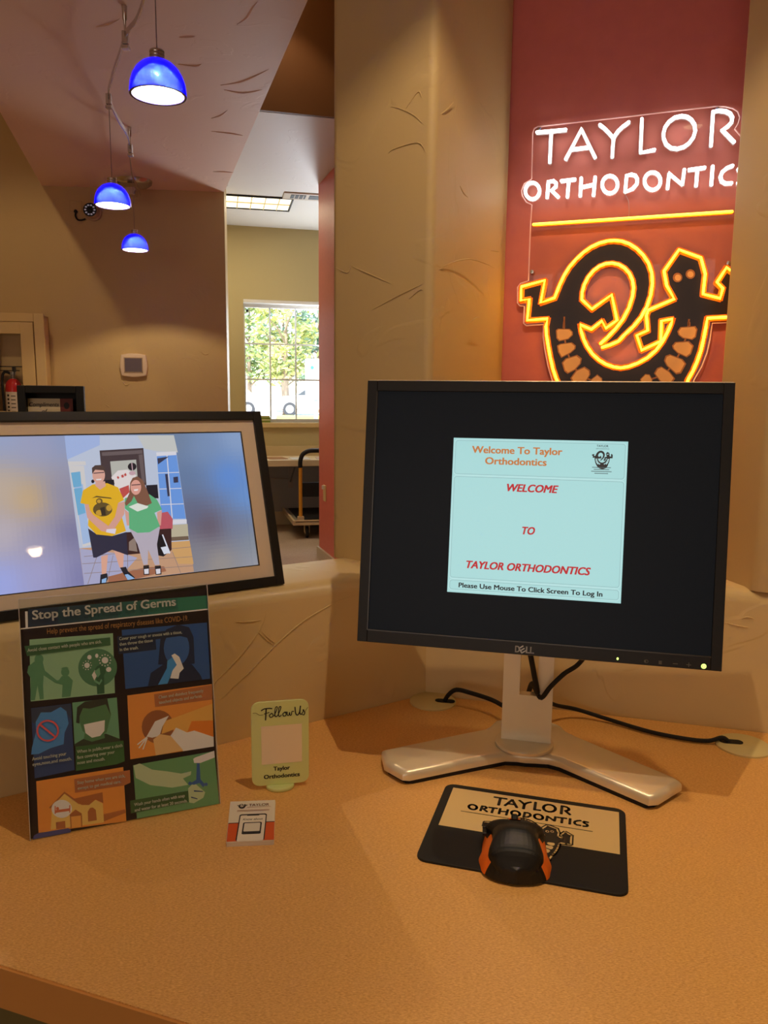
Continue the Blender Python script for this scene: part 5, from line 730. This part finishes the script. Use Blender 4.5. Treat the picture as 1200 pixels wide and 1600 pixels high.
cb.color((30, 20, 18)).text('Compliments', (-.0285, BH-.0275), (.0085, BH-.0275), .0052, -.0118, BT, .6, .25); cb.text('of', (-.013, BH-.0365), (-.006, BH-.0365), .0052, -.0118, BT, .6, .25)
cb.layer(ell(.018, BH-.0265, .0035, .0045, 14), -.0118, BT)
part('card', cb, M_PRINT, bx, label='cream and dark red card')

# ------------------------------------------------------------------ neon sign
SD = 108
sg_t = thing('neon_sign', 'clear acrylic neon sign reading TAYLOR ORTHODONTICS above a glowing lizard emblem on the red wall', 'neon sign', (.236, 1.47, 1.40), SD)
SP = panel(0)
part('acrylic_panel', MB().prism(mmp(SIGN['acrylic']), -.0075, -.0025, M=SP), M_ACRYLIC, sg_t)
M_RIM = mat('bright acrylic edge', (240, 190, 180), .3, emit=(230, 150, 140), es=.12)  # faint emission stands in for neon light caught in the rim
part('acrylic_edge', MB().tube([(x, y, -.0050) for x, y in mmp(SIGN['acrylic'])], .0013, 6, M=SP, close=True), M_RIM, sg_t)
M_NW = emis('white neon', (.90, .98, 1.0), 3.2); M_NY = emis('yellow neon', (1.0, .50, .006), 3.8)
M_WB = mat('white tube backing', (214, 220, 214), .5); M_OB = mat('orange tube backing', (242, 122, 28), .5); M_BODY = mat('dark brown print', (34, 22, 24), .35); M_TOOTH = mat('tan printed tooth', (250, 192, 124), .45); M_TOOTHE = mat('brown tooth outline', (184, 116, 64), .45)
def neon(name, paths, r, m, back, w, close=False, label=None):
    mb = MB(); bk = MB()
    for p in paths:
        q = mmp(p); c = len(p) > 2 and p[0] == p[-1]
        if c: q = q[:-1]
        mb.tube([(x, y, .0035) for x, y in q], r, 8, M=SP, close=c)
        if not c:
            for x, y in (q[0], q[-1]): mb.lathe([(r*math.cos(a*.314), r*math.sin(a*.314)) for a in range(-5, 6)], 10, M=SP @ Matrix.Translation((x, y, .0035)))
        for rr in ribbon(q+([q[0]] if c else []), w): bk.layer(rr, -.0019, SP)
    o = part(name, mb, m, sg_t, smooth=True, label=label); part('tube_backing', bk, back, o); return o
for s_, gl in (('TAYLOR', SIGN['taylor']), ('ORTHODONTICS', SIGN['ortho'])):
    for ch, g in zip(s_, gl): neon('neon_letter', g, .0026 if s_ == 'TAYLOR' else .0027, M_NW, M_WB, .0060, label='white glowing letter %s of %s' % (ch, s_))
neon('neon_bar', [SIGN['bar']], .0025, M_NY, M_OB, .0062, label='straight yellow glowing bar under the lettering')
neon('neon_outline', [SIGN['outer']], .0025, M_NY, M_OB, .0105, label='yellow tube along the outer outline of the lizard')
neon('neon_outline', [SIGN['inner']], .0025, M_NY, M_OB, .0105, label='yellow tube along the inner outline of the lizard')
part('emblem_body', MB().layer(mmp(SIGN['outer']+SIGN['inner'][::-1]), -.0022, SP), M_BODY, sg_t, label='dark brown lizard body print')
def grow(poly, k):
    cx, cy = sum(x for x, y in poly)/len(poly), sum(y for x, y in poly)/len(poly); return [(cx+(x-cx)*k, cy+(y-cy)*k) for x, y in poly]
for t_ in SIGN['teeth']:
    o = part('tooth', MB().layer(mmp(t_), -.0020, SP), M_TOOTHE, sg_t); part('tooth_face', MB().layer(mmp(grow(t_, .86)), -.0018, SP), M_TOOTH, o)
for side in (0, 1):
    ar = MB(); T5 = SIGN['teeth'][side*5:side*5+5]
    line = [grow(t_, 0)[0] for t_ in T5]; sp = SIGN['spikes'][side]
    for r_ in ribbon(mmp([sp[0]]+line), .0030): ar.layer(r_, -.0021, SP)
    ar.layer(mmp(sp), -.0021, SP)
    part('brace_wire', ar, M_TOOTHE, sg_t)
for e_, p_ in zip(SIGN['eyes'], SIGN['pupils']):
    o = part('eye', MB().layer(mmp(e_), -.0020, SP), M_TOOTHE, sg_t); part('pupil', MB().layer(mmp(p_), -.0018, SP), M_TOOTH, o)
for x, y in mmp(SIGN['screws']): part('standoff_screw', MB().lathe([(.0038, -.021), (.0038, -.002), (.0034, -.0005), (.0005, 0)], 14, M=SP @ Matrix.Translation((x, y, 0))), M_CHROME, sg_t, smooth=True)
M_WIRE = mat('clear wire', (206, 160, 160), .3)
part('wire', MB().tube(smoothline([(.185, .172, -.008), (.191, .160, -.008), (.193, .145, -.008), (.193, .130, -.008)], 4), .0006, 5, M=SP), M_WIRE, sg_t)

# ------------------------------------------------------------------ pendants and their track
M_SHADE = mat('cobalt blue glass', (6, 6, 226), .16, coat=.4, emit=(0, 0, 255), es=.8)
M_INNER = mat('white glass lining', (250, 240, 235), .4, emit=(255, 226, 214), es=.55)
def seethrough(m, k, tint):
    # part of the bulb's light passes straight through the glass
    t = m.node_tree; b = t.nodes['Principled BSDF']; o = t.nodes['Material Output']
    tr = t.nodes.new('ShaderNodeBsdfTransparent'); tr.inputs['Color'].default_value = (*tint, 1); mx = t.nodes.new('ShaderNodeMixShader'); mx.inputs[0].default_value = k
    t.links.new(b.outputs[0], mx.inputs[1]); t.links.new(tr.outputs[0], mx.inputs[2]); t.links.new(mx.outputs[0], o.inputs['Surface'])
seethrough(M_SHADE, .045, (.12, .35, 1.0)); seethrough(M_INNER, .50, (1.0, .95, .92))
M_BULB = emis('lit bulb', (1.0, .86, .70), 30.0)
M_CORD = mat('silver cord', (150, 128, 118), .4, metal=.4)
PR = .0785
def pendant(loc, topz, label, e, proto=None):
    t = thing('pendant_lamp', label, 'pendant lamp', loc, 90, 'blue glass pendants on the track')
    oh = [(PR, 0), (PR*1.0, .010), (PR*.97, .030), (PR*.89, .050), (PR*.75, .069), (PR*.56, .083), (PR*.36, .091), (PR*.20, .094)]
    part('shade', MB().lathe(oh, 48), M_SHADE, t, smooth=True, label='cobalt blue glass dome')
    part('shade_rim', MB().lathe([(PR, 0), (PR-.001, -.0015), (PR-.007, -.001), (PR-.0075, .001)], 48), mat('dark blue rim', (24, 22, 70), .25) if 'dark blue rim' not in bpy.data.materials else bpy.data.materials['dark blue rim'], t, smooth=True)
    ih = [(PR-.0075, .001), (PR-.0085, .014), (PR-.011, .016), (PR-.011, .028), (PR-.016, .031), (PR-.019, .043), (PR-.030, .056), (.030, .072), (.004, .076)]
    part('lining', MB().lathe(ih[::-1], 40), M_INNER, t, smooth=True, label='white ringed lining lit by the bulb')
    part('bulb', MB().lathe([(.0005, .053), (.007, .055), (.0105, .060), (.009, .067), (.006, .075)], 16), M_BULB, t, smooth=True)
    cp = MB()
    for k in range(3): cp.lathe([(.0195, 0.0920+k*.0085), (.0205, .094+k*.0085), (.0205, .0985+k*.0085), (.0195, .1005+k*.0085)], 20)
    cp.lathe([(.0195, .1175), (.006, .1185)], 20)
    part('socket_cap', cp, M_CHROME, t, smooth=True)
    part('cord', MB().tube([(0, 0, .118), (0, 0, topz-loc[2])], .0016, 6), M_CORD, t)
    l = lamp('POINT', 'pendant_bulb', (0, 0, .045), e, WARM2, shadow_soft_size=.006); l.parent = t
    return t
RZ = 2.50
PEN = [((-.648, 2.334, 2.05), 'nearest and largest blue glass pendant lamp under the soffit'), ((-1.222, 3.62, 2.045), 'middle blue glass pendant lamp hanging from the track in front of the canopy'), ((-1.52, 4.87, 2.075), 'smallest and farthest blue glass pendant lamp, hanging below the nickel canopy')]
pendant(PEN[0][0], RZ, PEN[0][1], E_PEND); pendant(PEN[1][0], RZ, PEN[1][1], E_PEND); pendant(PEN[2][0], RZ, PEN[2][1], E_PEND)
pendant((.145, .64, 2.06), RZ, 'blue glass pendant lamp above the desk, out of the picture', E_PEND)
pendant((-1.30, -2.50, 1.925), RZ, 'blue glass pendant lamp behind the viewer, mirrored in the neon sign', E_PEND)
tk = thing('track_light_rail', 'nickel track rail snaking under the soffit with stems and a round canopy', 'track light', (-1.60, 5.30, 2.6), 90)
rail = smoothline([(-1.60, 5.28, RZ), (-1.555, 5.06, RZ), (-1.52, 4.87, RZ), (-1.40, 4.45, RZ), (-1.31, 4.15, RZ), (-1.275, 3.90, RZ), (-1.222, 3.62, RZ), (-1.14, 3.42, RZ), (-1.02, 3.17, RZ), (-.95, 3.02, RZ), (-.87, 2.90, RZ), (-.78, 2.70, RZ), (-.648, 2.334, RZ), (-.50, 1.9, RZ), (-.28, 1.35, RZ), (-.05, .95, RZ), (.145, .64, RZ)], 6)
rm = MB(); hh, tw = .0105, .0022
for i in range(len(rail)-1):
    a, b = rail[i], rail[i+1]; d = (b-a).normalized(); nrm = Vector((-d.y, d.x, 0))*tw
    vs = []
    for p_ in (a, b): vs += [p_+nrm-Vector((0, 0, hh)), p_+nrm+Vector((0, 0, hh)), p_-nrm+Vector((0, 0, hh)), p_-nrm-Vector((0, 0, hh))]
    rm.add(vs, [(0, 4, 5, 1), (1, 5, 6, 2), (2, 6, 7, 3), (3, 7, 4, 0)])
part('rail', rm, M_CHROME, tk, world=True)
for x, y in ((-.955, 3.035), (-1.225, 3.63), (-1.355, 4.32), (-.28, 1.35)):
    part('connector', MB().box(x-.011, y-.011, RZ-.030, x+.011, y+.011, RZ+.016, bev=.003).box(x-.013, y-.013, RZ-.046, x+.013, y+.013, RZ-.033, bev=.002), M_CHROME, tk, world=True)
for x, y in ((-.955, 3.035), (-1.355, 4.32), (-.28, 1.35)):
    part('stem', MB().lathe([(.004, RZ+.016), (.0045, RZ+.05), (.008, RZ+.056), (.010, 2.6)], 12, M=Matrix.Translation((x, y, 0))), M_CHROME, tk, smooth=True, world=True)
cn = part('canopy', MB().lathe([(.0005, -.045), (.045, -.044), (.090, -.034), (.112, -.018), (.118, 0)], 44, M=Matrix.Translation((-1.665, 5.36, 2.6))), M_CHROME, tk, smooth=True, world=True)
part('feed_box', MB().box(-1.70, 5.22, RZ-.02, -1.62, 5.30, RZ+.03, bev=.006), M_CHROME, tk, world=True)

# ------------------------------------------------------------------ things on the lobby wall
W5 = lambda u, v: W5o+u5*u+Vector((0, 0, 1.2+v))
t = thing('thermostat', 'white thermostat with a grey screen on the lobby wall', 'thermostat', tuple(W5(-.645, .214)), 84.44)
def barrel(w, h, k, n=8):
    o = []
    for sx, sy, ex, ey, bx_, by_ in ((-1, -1, 1, -1, 0, -1), (1, -1, 1, 1, 1, 0), (1, 1, -1, 1, 0, 1), (-1, 1, -1, -1, -1, 0)):
        for i in range(n):
            f = i/n; bulge = k*math.sin(math.pi*f); o.append(((sx+(ex-sx)*f)*w/2+bx_*bulge, (sy+(ey-sy)*f)*h/2+by_*bulge))
    return o
part('case', MB().prism(barrel(.168, .144, .011), 0, .030, M=panel(0), bev=.008), mat('white thermostat plastic', (226, 206, 180), .45), t, smooth=True)
part('screen', MB().box(-.058, -.045, .0295, .058, .048, .0315, M=panel(0), bev=.0008), mat('grey lcd', (96, 84, 90), .3), t)
part('screen_frame', MB().box(-.064, -.051, .029, -.058, .054, .0325, M=panel(0)).box(.058, -.051, .029, .064, .054, .0325, M=panel(0)).box(-.064, .048, .029, .064, .054, .0325, M=panel(0)).box(-.064, -.051, .029, .064, -.045, .0325, M=panel(0)), mat('thermostat inner rim', (176, 152, 126), .5), t)

t = thing('security_camera', 'small round security camera high on the lobby wall below the soffit', 'camera', tuple(W5(-.880, 1.235)), 84.44)
CM = panel(0, 0, 0)
part('mount_plate', MB().box(-.155, .005, 0, -.075, .075, .006, M=CM, bev=.002), M_WALL, t)
part('body', MB().lathe([(.056, 0), (.056, .02), (.046, .03), (.046, .085), (.044, .09)], 32, M=CM), mat('putty camera shell', (170, 150, 130), .45), t, smooth=True)
lensm = part('lens_face', MB().lathe([(.044, .088), (.0005, .0885)], 28, M=CM), M_BLACK, t)
lm = MB()
for k in range(10): lm.layer(ell(.030*math.cos(k*.628), .030*math.sin(k*.628), .0075, .0055, 8), .0900, CM)
part('infrared_leds', lm, mat('pale leds', (196, 196, 206), .2, emit=(150, 150, 170), es=.2), lensm)
part('lens', MB().lathe([(.016, .0886), (.013, .094), (.0005, .096)], 18, M=CM), M_BLACK, lensm, smooth=True)
part('cable', MB().tube(smoothline([(-.115, -.004, .010), (-.115, -.030, .016), (-.100, -.052, .018), (-.075, -.054, .018), (-.05, -.046, .02)], 4), .006, 8, M=CM), M_BLACKM, t, smooth=True)
part('cable_socket', MB().lathe([(.012, 0), (.012, .012), (.0005, .013)], 14, M=CM @ Matrix.Translation((-.115, .004, 0))), M_BLACKM, t)

fc = thing('extinguisher_cabinet', 'tan fire extinguisher cabinet with a tall narrow glass pane on the lobby wall', 'cabinet', tuple(W5(-1.445, -.23)), 84.44)
CM = panel(0); cw2, c_h, cdep = .23, .765, .125
cb2 = MB()
for a in ((-cw2, 0, -cw2+.012, c_h), (cw2-.012, 0, cw2, c_h), (-cw2, 0, cw2, .012), (-cw2, c_h-.012, cw2, c_h)): cb2.box(a[0], a[1], .001, a[2], a[3], cdep, M=CM)
cb2.box(-cw2, 0, .001, cw2, c_h, .006, M=CM)
part('case', cb2, M_CREAM, fc)
tr_ = MB()
for a in ((-cw2-.012, -.012, -cw2+.055, c_h+.012), (cw2-.055, -.012, cw2+.012, c_h+.012), (-cw2+.055, -.012, cw2-.055, .055), (-cw2+.055, c_h-.045, cw2-.055, c_h+.012)): tr_.box(a[0], a[1], cdep-.006, a[2], a[3], cdep+.008, M=CM, bev=.004)
part('trim_frame', tr_, M_CREAM, fc)
dr = MB(); d0, d1, g0, g1 = -.169, .169, -.085, .085
for a in ((d0, .059, g0, c_h-.049), (g1, .059, d1, c_h-.049), (g0, .059, g1, .12), (g0, c_h-.125, g1, c_h-.049)): dr.box(a[0], a[1], cdep-.008, a[2], a[3], cdep+.010, M=CM, bev=.002)
door = part('door', dr, M_CREAM, fc)
part('pane', MB().box(g0, .12, cdep-.001, g1, c_h-.125, cdep+.002, M=CM), M_GLASS, door)
ce = W5(-1.448, -.215)
ex = thing('fire_extinguisher', 'red fire extinguisher with a white label behind the cabinet glass', 'fire extinguisher', (ce.x-b5.x*.066, ce.y-b5.y*.066, ce.z), 84.44)
part('cylinder', MB().lathe([(.048, 0), (.052, .006), (.052, .265), (.049, .290), (.038, .312), (.020, .325)], 32), mat('red enamel', (196, 24, 30), .25, coat=.3), ex, smooth=True)
part('label_sheet', MB().lathe([(.0524, .02), (.0524, .236)], 32), mat('white label', (220, 208, 192), .5), ex, smooth=True)
lb = MB(); 
for k in range(5):
    for a, b in ((-.6, -.28), (-.05, .5)):
        n_ = 4
        for q in range(n_):
            t0, t1 = a+(b-a)*q/n_, a+(b-a)*(q+1)/n_; z0_ = .205-k*.026
            lb.add([(.0527*math.sin(t0), -.0527*math.cos(t0), z0_), (.0527*math.sin(t1), -.0527*math.cos(t1), z0_), (.0527*math.sin(t1), -.0527*math.cos(t1), z0_+(.014 if a < -.5 else .006)), (.0527*math.sin(t0), -.0527*math.cos(t0), z0_+(.014 if a < -.5 else .006))], [(0, 1, 2, 3)])
part('label_marks', lb, M_BLACKM, ex)
part('valve', MB().lathe([(.020, .325), (.014, .335), (.014, .37), (.010, .375)], 16).box(-.012, -.02, .352, .012, .02, .372, bev=.003), M_STEEL, ex, smooth=True)
part('lever', MB().box(-.085, -.010, .378, .045, .010, .384, bev=.002).box(-.10, -.010, .405, .075, .010, .411, bev=.002).box(.0, -.009, .372, .02, .009, .41), M_BLACK, ex)
part('hose', MB().tube(smoothline([(-.014, 0, .36), (-.045, -.012, .372), (-.066, -.012, .34), (-.070, -.008, .25), (-.068, 0, .10)], 5), .009, 8), M_RUBBER, ex, smooth=True)

# ------------------------------------------------------------------ back room
q_ = WFo+uf*.54-bf*.03; bd = lamp('AREA', 'back_room_fill', (q_.x, q_.y, 1.45), 20.0, (.84, .91, 1.0), shape='RECTANGLE', size=.26, size_y=1.0); bd.rotation_euler = (R(125), 0, R(194))  # added fill lamp inside the window, brightens the back room ceiling
t = thing('ceiling_troffer', 'lit ceiling light panel with a square grid in the back room', 'ceiling light', (-1.02, 6.24, 2.68), 78)
tx0, tx1, ty0, ty1 = -.95, .285, -.205, .205
tf = MB()
for a in ((tx0, ty0, tx0+.014, ty1), (tx1-.014, ty0, tx1, ty1), (tx0, ty0, tx1, ty0+.014), (tx0, ty1-.014, tx1, ty1)): tf.box(a[0], a[1], -.012, a[2], a[3], .0, bev=.002)
part('frame', tf, M_BLACKM, t)
part('diffuser', MB().box(tx0+.012, ty0+.012, -.004, tx1-.012, ty1-.012, -.001), emis('lit troffer lens', (1.0, .86, .52), .95), t)
lv = MB()
for k in range(1, 12): x_ = tx0+(tx1-tx0)*k/12; lv.box(x_-.003, ty0+.012, -.011, x_+.003, ty1-.012, -.003)
for k in (1,): y_ = (ty0+ty1)/2; lv.box(tx0+.012, y_-.003, -.011, tx1-.012, y_+.003, -.003)
part('grid', lv, mat('cream louvre', (226, 206, 150), .4), t)
l = lamp('AREA', 'troffer_lamp', ((tx0+tx1)/2, 0, -.03), E_TROF, (1, .84, .55), shape='RECTANGLE', size=tx1-tx0, size_y=ty1-ty0); l.parent = t
t = thing('air_vent', 'white ceiling air vent with dark slots beside the back room light', 'vent', (-.60, 6.03, 2.68), 78)
va = MB().box(-.17, -.08, -.010, .32, .10, 0, bev=.003); part('plate', va, M_TRIM, t)
part('slot', MB().box(-.115, -.05, -.0125, -.005, .055, -.0095), M_BLACKM, t); part('slot', MB().box(.02, -.05, -.0125, .155, .055, -.0095), M_BLACKM, t); part('slot', MB().box(.18, -.05, -.0125, .29, .055, -.0095), M_BLACKM, t)
for k in range(3): part('louvre', MB().box(-.090+k*.032, -.05, -.0135, -.084+k*.032, .055, -.012), M_TRIM, t)

FWp = lambda u, y, v: WFo+uf*u+bf*y+Vector((0, 0, v))
t = thing('green_book', 'green and white book lying on the back room window sill', 'book', tuple(FWp(-.118, .02, v0_+.0005)), 76)
part('cover', MB().box(-.068, -.03, 0, .068, .05, .016, bev=.001).box(-.064, -.03, .030, .068, .05, .046, bev=.001), mat('green cover', (122, 142, 44), .5), t)
part('pages', MB().box(-.066, -.028, .016, .066, .048, .030).box(-.062, -.028, .046, .064, .048, .060), mat('paper block', (206, 202, 150), .7), t)

sf = thing('wall_shelf', 'long cream shelf on brackets below the back room window', 'shelf', tuple(FWp(.1, 0, -.535)), 76)
M_SHELF = mat('cream shelf laminate', (226, 208, 170), .5)
part('board', MB().box(-1.6, -.50, -.055, 1.6, -.001, 0, bev=.004), M_SHELF, sf); part('backsplash', MB().box(-1.6, -.018, 0, 1.6, -.001, .09, bev=.003), mat('tan backsplash', (206, 184, 140), .5), sf)
for xb in (.03, 1.0, -.95):
    part('bracket', MB().box(xb-.02, -.012, -.30, xb+.02, -.001, -.055).box(xb-.02, -.42, -.067, xb+.02, -.01, -.0555).tube([(xb, -.008, -.24), (xb, -.36, -.062)], .008, 8), M_STEEL, sf)
part('brace_wire', MB().tube([(-.30, -.03, -.20), (.03, -.03, -.215)], .006, 6), M_STEEL, sf)
for k, (x_, y_, rgb, lab) in enumerate(((-.33, -.36, (226, 206, 170), 'cream paper sheet at the left end of the shelf, beside the photo frame edge'), (-.13, -.30, (176, 130, 84), 'brown printed paper sheet on the shelf below the window'), (.07, -.36, (232, 230, 226), 'white paper sheet on the shelf, left of the cart handle'), (.30, -.33, (214, 190, 176), 'pinkish paper sheet on the shelf behind the cart handle'))):
    o = part('paper_sheet', MB().box(-.080, -.11, 0, .080, .11, .004), mat('paper %d' % k, rgb, .6), None)
    o.location = FWp(.1+x_, y_, -.5345); o.rotation_euler = (0, 0, R(14+(k*17) % 23-10))
    tag(o, lab, 'paper', 'papers on the back room shelf')

ct = thing('platform_cart', 'platform cart with a yellow upright and black foam handle on the carpet by the shelf', 'cart', (-.70, 6.46, FL), 76)
M_YEL = mat('yellow enamel tube', (232, 164, 50), .4); M_ALU = mat('pale cart rim', (214, 190, 150), .5)
part('deck', MB().box(-.05, -.02, .125, .48, .74, .155, bev=.006), mat('grey deck', (150, 140, 124), .5), ct); part('deck_mat', MB().box(-.02, .02, .155, .46, .70, .16), M_RUBBER, ct)
part('bumper', MB().box(-.055, -.035, .118, .49, -.02, .142, bev=.004).box(-.055, -.035, .150, .49, -.02, .162, bev=.003).box(-.07, -.035, .118, -.05, .74, .160, bev=.004), M_ALU, ct)
def hbar(z0, z1): return smoothline([(0, .01, z0), (0, .01, z1)], 2)
part('upright', MB().tube([(0, .01, .15), (0, .01, .60)], .0155, 12), M_YEL, ct, smooth=True, label='yellow upright'); part('upright', MB().tube([(.42, .01, .15), (.42, .01, .60)], .0155, 12), M_YEL, ct, smooth=True, label='yellow upright')
part('handle', MB().tube(smoothline([(0, .01, .60), (0, .01, .655), (.02, .01, .71), (.07, .01, .738), (.14, .01, .742), (.28, .01, .742), (.35, .01, .738), (.40, .01, .71), (.42, .01, .655), (.42, .01, .60)], 5), .0185, 12), M_RUBBER, ct, smooth=True, label='black foam grip')
part('cross_panel', MB().box(.015, .0, .355, .405, .02, .475, bev=.004), M_BLACKM, ct, label='black cross panel')
part('hinge', MB().box(-.028, -.008, .15, .028, .03, .19, bev=.006), M_ALU, ct)
for x_, y_ in ((.055, .03), (.055, .66), (.40, .03), (.40, .66)):
    c = part('caster', MB().lathe([(.030, -.014), (.047, -.011), (.049, 0), (.047, .011), (.030, .014)], 24, M=Matrix.Translation((x_, y_, .0495)) @ Matrix.Rotation(R(90), 4, 'Y'), caps=(True, True)), M_RUBBER, ct, smooth=True)
    part('caster_fork', MB().box(x_-.022, y_-.012, .045, x_-.017, y_+.03, .125).box(x_+.017, y_-.012, .045, x_+.022, y_+.03, .125).box(x_-.022, y_-.012, .108, x_+.022, y_+.035, .125), M_ALU, c)
    part('hub', MB().lathe([(.018, -.0155), (.018, .0155)], 14, M=Matrix.Translation((x_, y_, .0495)) @ Matrix.Rotation(R(90), 4, 'Y'), caps=(True, True)), M_ALU, c)

rw = e0+ur*.19
t = thing('wall_switch', 'small cream wall plate on the red return wall', 'switch', (rw.x, rw.y, .47), 162)
part('plate', MB().box(-.036, -.058, 0, .036, .058, .007, M=panel(0, 0, .055), bev=.002), M_CREAM, t); part('toggle', MB().box(-.010, .028, .006, .010, .056, .024, M=panel(0, 0, .055), bev=.003), M_WHITE, t)

# ------------------------------------------------------------------ outside the window
struct('ground', MB().box(-60, 8.4, -.25, 30, 75, .18), mat('sunlit parking ground', (206, 204, 196), .9))
struct('trim_1', MB().box(-40, 33.5, .18, 20, 36.0, .30), mat('sunlit verge grass', (176, 184, 96), .9))
M_TRUNK = mat('grey brown bark', (150, 132, 112), .9)
def tree(x, y, h, r, cb, label, rgbs, n=1500):
    t = thing('tree', label, 'tree', (x, y, .18), 90, 'trees beyond the window')
    tr2 = MB().tube([(0, 0, 0), (.06, 0, cb*.6), (0, .05, cb+.4), (.1, 0, h*.75)], [.17, .14, .12, .04], 10)
    for k in range(6):
        a = k*1.05; z_ = cb+.25+(h-cb)*.09*k; tr2.tube([(0, 0, z_-.3), (math.cos(a)*r*.4, math.sin(a)*r*.4, z_+.4), (math.cos(a)*r*.75, math.sin(a)*r*.75, z_+.7)], [.06, .045, .02], 6)
    part('trunk', tr2, M_TRUNK, t)
    mb = MB(); hc = (h-cb)/2
    clumps = []
    for k in range(46):
        a, zz = random.uniform(0, 6.283), random.uniform(-1, 1); q = math.sqrt(1-zz*zz)*r*random.uniform(.55, .95)
        clumps.append((math.cos(a)*q, math.sin(a)*q, cb+hc+zz*hc*.9))
    for k in range(n):
        c = random.choice(clumps); s_ = r*.19
        p = Vector((random.gauss(c[0], s_), random.gauss(c[1], s_), random.gauss(c[2], s_*.7)))
        if p.z < cb-.1: continue
        e1 = Vector((random.uniform(-1, 1), random.uniform(-1, 1), random.uniform(-.5, .5))).normalized(); e2 = e1.cross(Vector((random.uniform(-1, 1), random.uniform(-1, 1), random.uniform(.2, 1)))).normalized()
        L_ = random.uniform(.12, .24); w_ = L_*.45
        mb.color(random.choice(rgbs)).add([p-e1*L_, p-e2*w_, p+e1*L_, p+e2*w_], [(0, 1, 2, 3)])
    part('foliage', mb, M_PRINT, t)
    return t
G1 = [(150, 168, 96), (180, 186, 110), (124, 148, 100)]; G2 = [(116, 146, 120), (140, 166, 138), (100, 132, 116)]; G3 = [(188, 192, 116), (204, 204, 130), (150, 170, 112)]
tree(-5.15, 40.5, 7.4, 1.55, 1.65, 'yellow green tree in the middle of the window with a split trunk', G3, 2200)
tree(-8.15, 47.0, 9.0, 1.75, 1.5, 'tall green tree at the left side of the window', G1, 2200)
tree(-4.05, 47.0, 9.2, 1.75, 1.4, 'blue green tree at the right side of the window', G2, 2200)
tree(-7.1, 54.5, 11.0, 2.3, 1.5, 'tall pale tree behind the middle tree', G2, 2200)
tree(-1.9, 54.5, 11.0, 2.3, 1.5, 'green tree beyond the right window edge', G1, 1500)
M_CARW = mat('white car paint', (226, 228, 230), .25, coat=.5); M_CARG = mat('dark car glass', (60, 72, 84), .1); M_TYRE = mat('tyre', (60, 62, 66), .8); M_HUB = mat('wheel rim', (190, 192, 196), .3, metal=.7)
def car(x, y, label):
    t = thing('parked_car', label, 'car', (x, y, .18), 90, 'cars parked outside')
    prof_ = [(-2.15, .35), (-2.2, .75), (-1.95, .95), (-1.15, 1.02), (-.55, 1.42), (.75, 1.45), (1.45, 1.02), (2.05, .92), (2.2, .65), (2.15, .35)]
    part('body', MB().prism(prof_, -.85, .85, M=panel(0), bev=.08, bottom=True), M_CARW, t, smooth=True)
    part('side_window', MB().layer([(-1.0, 1.03), (-.50, 1.36), (.08, 1.38), (.08, 1.03)], .856, panel(0)), M_CARG, t); part('side_window', MB().layer([(.16, 1.03), (.16, 1.38), (.70, 1.38), (1.28, 1.03)], .856, panel(0)), M_CARG, t)
    for xw in (-1.35, 1.35):
        w = part('wheel', MB().lathe([(.20, .64), (.33, .66), (.35, .78), (.33, .88), (.20, .89)], 26, M=panel(0) @ Matrix.Translation((xw, .35, 0))), M_TYRE, t, smooth=True)
        part('wheel_rim', MB().lathe([(.21, .885), (.12, .875), (.0005, .895)], 20, M=panel(0) @ Matrix.Translation((xw, .35, 0))), M_HUB, w, smooth=True)
    return t
car(-3.35, 39.5, 'white parked car behind the right part of the window'); car(-8.2, 40.0, 'white parked car at the left edge of the window')
t = thing('sign_post', 'white sign board on a grey post at the right edge of the window', 'sign', (-1.90, 21.5, .18), 90)
part('post', MB().box(-.05, -.05, 0, .05, .05, 1.30), mat('grey post', (150, 156, 170), .5, metal=.3), t); part('board', MB().box(-.28, -.09, .92, .50, -.05, 2.02, bev=.02), M_WHITE, t); part('marker', MB().layer(ell(-.09, 1.78, .05, .05, 14), .092, panel(0)), mat('green marker', (60, 190, 150), .5), t)
t = thing('utility_box', 'overexposed white utility box outside the lower left window panes', 'box', (-3.35, 22.0, .18), 90)
part('cabinet', MB().box(-.27, -.2, 0, .27, .2, .92, bev=.03), M_WHITE, t); part('lid', MB().box(-.36, -.24, .92, .36, .24, 1.02, bev=.03), M_WHITE, t)
# daylight through the panes
pl = lamp('AREA', 'window_daylight', tuple(FWp(.205, .30, .30)), 1.0, (.86, .93, 1.0), shape='RECTANGLE', size=.92, size_y=1.0)
pl.rotation_euler = (R(90), 0, R(14+180)); pl.data.cycles.is_portal = True
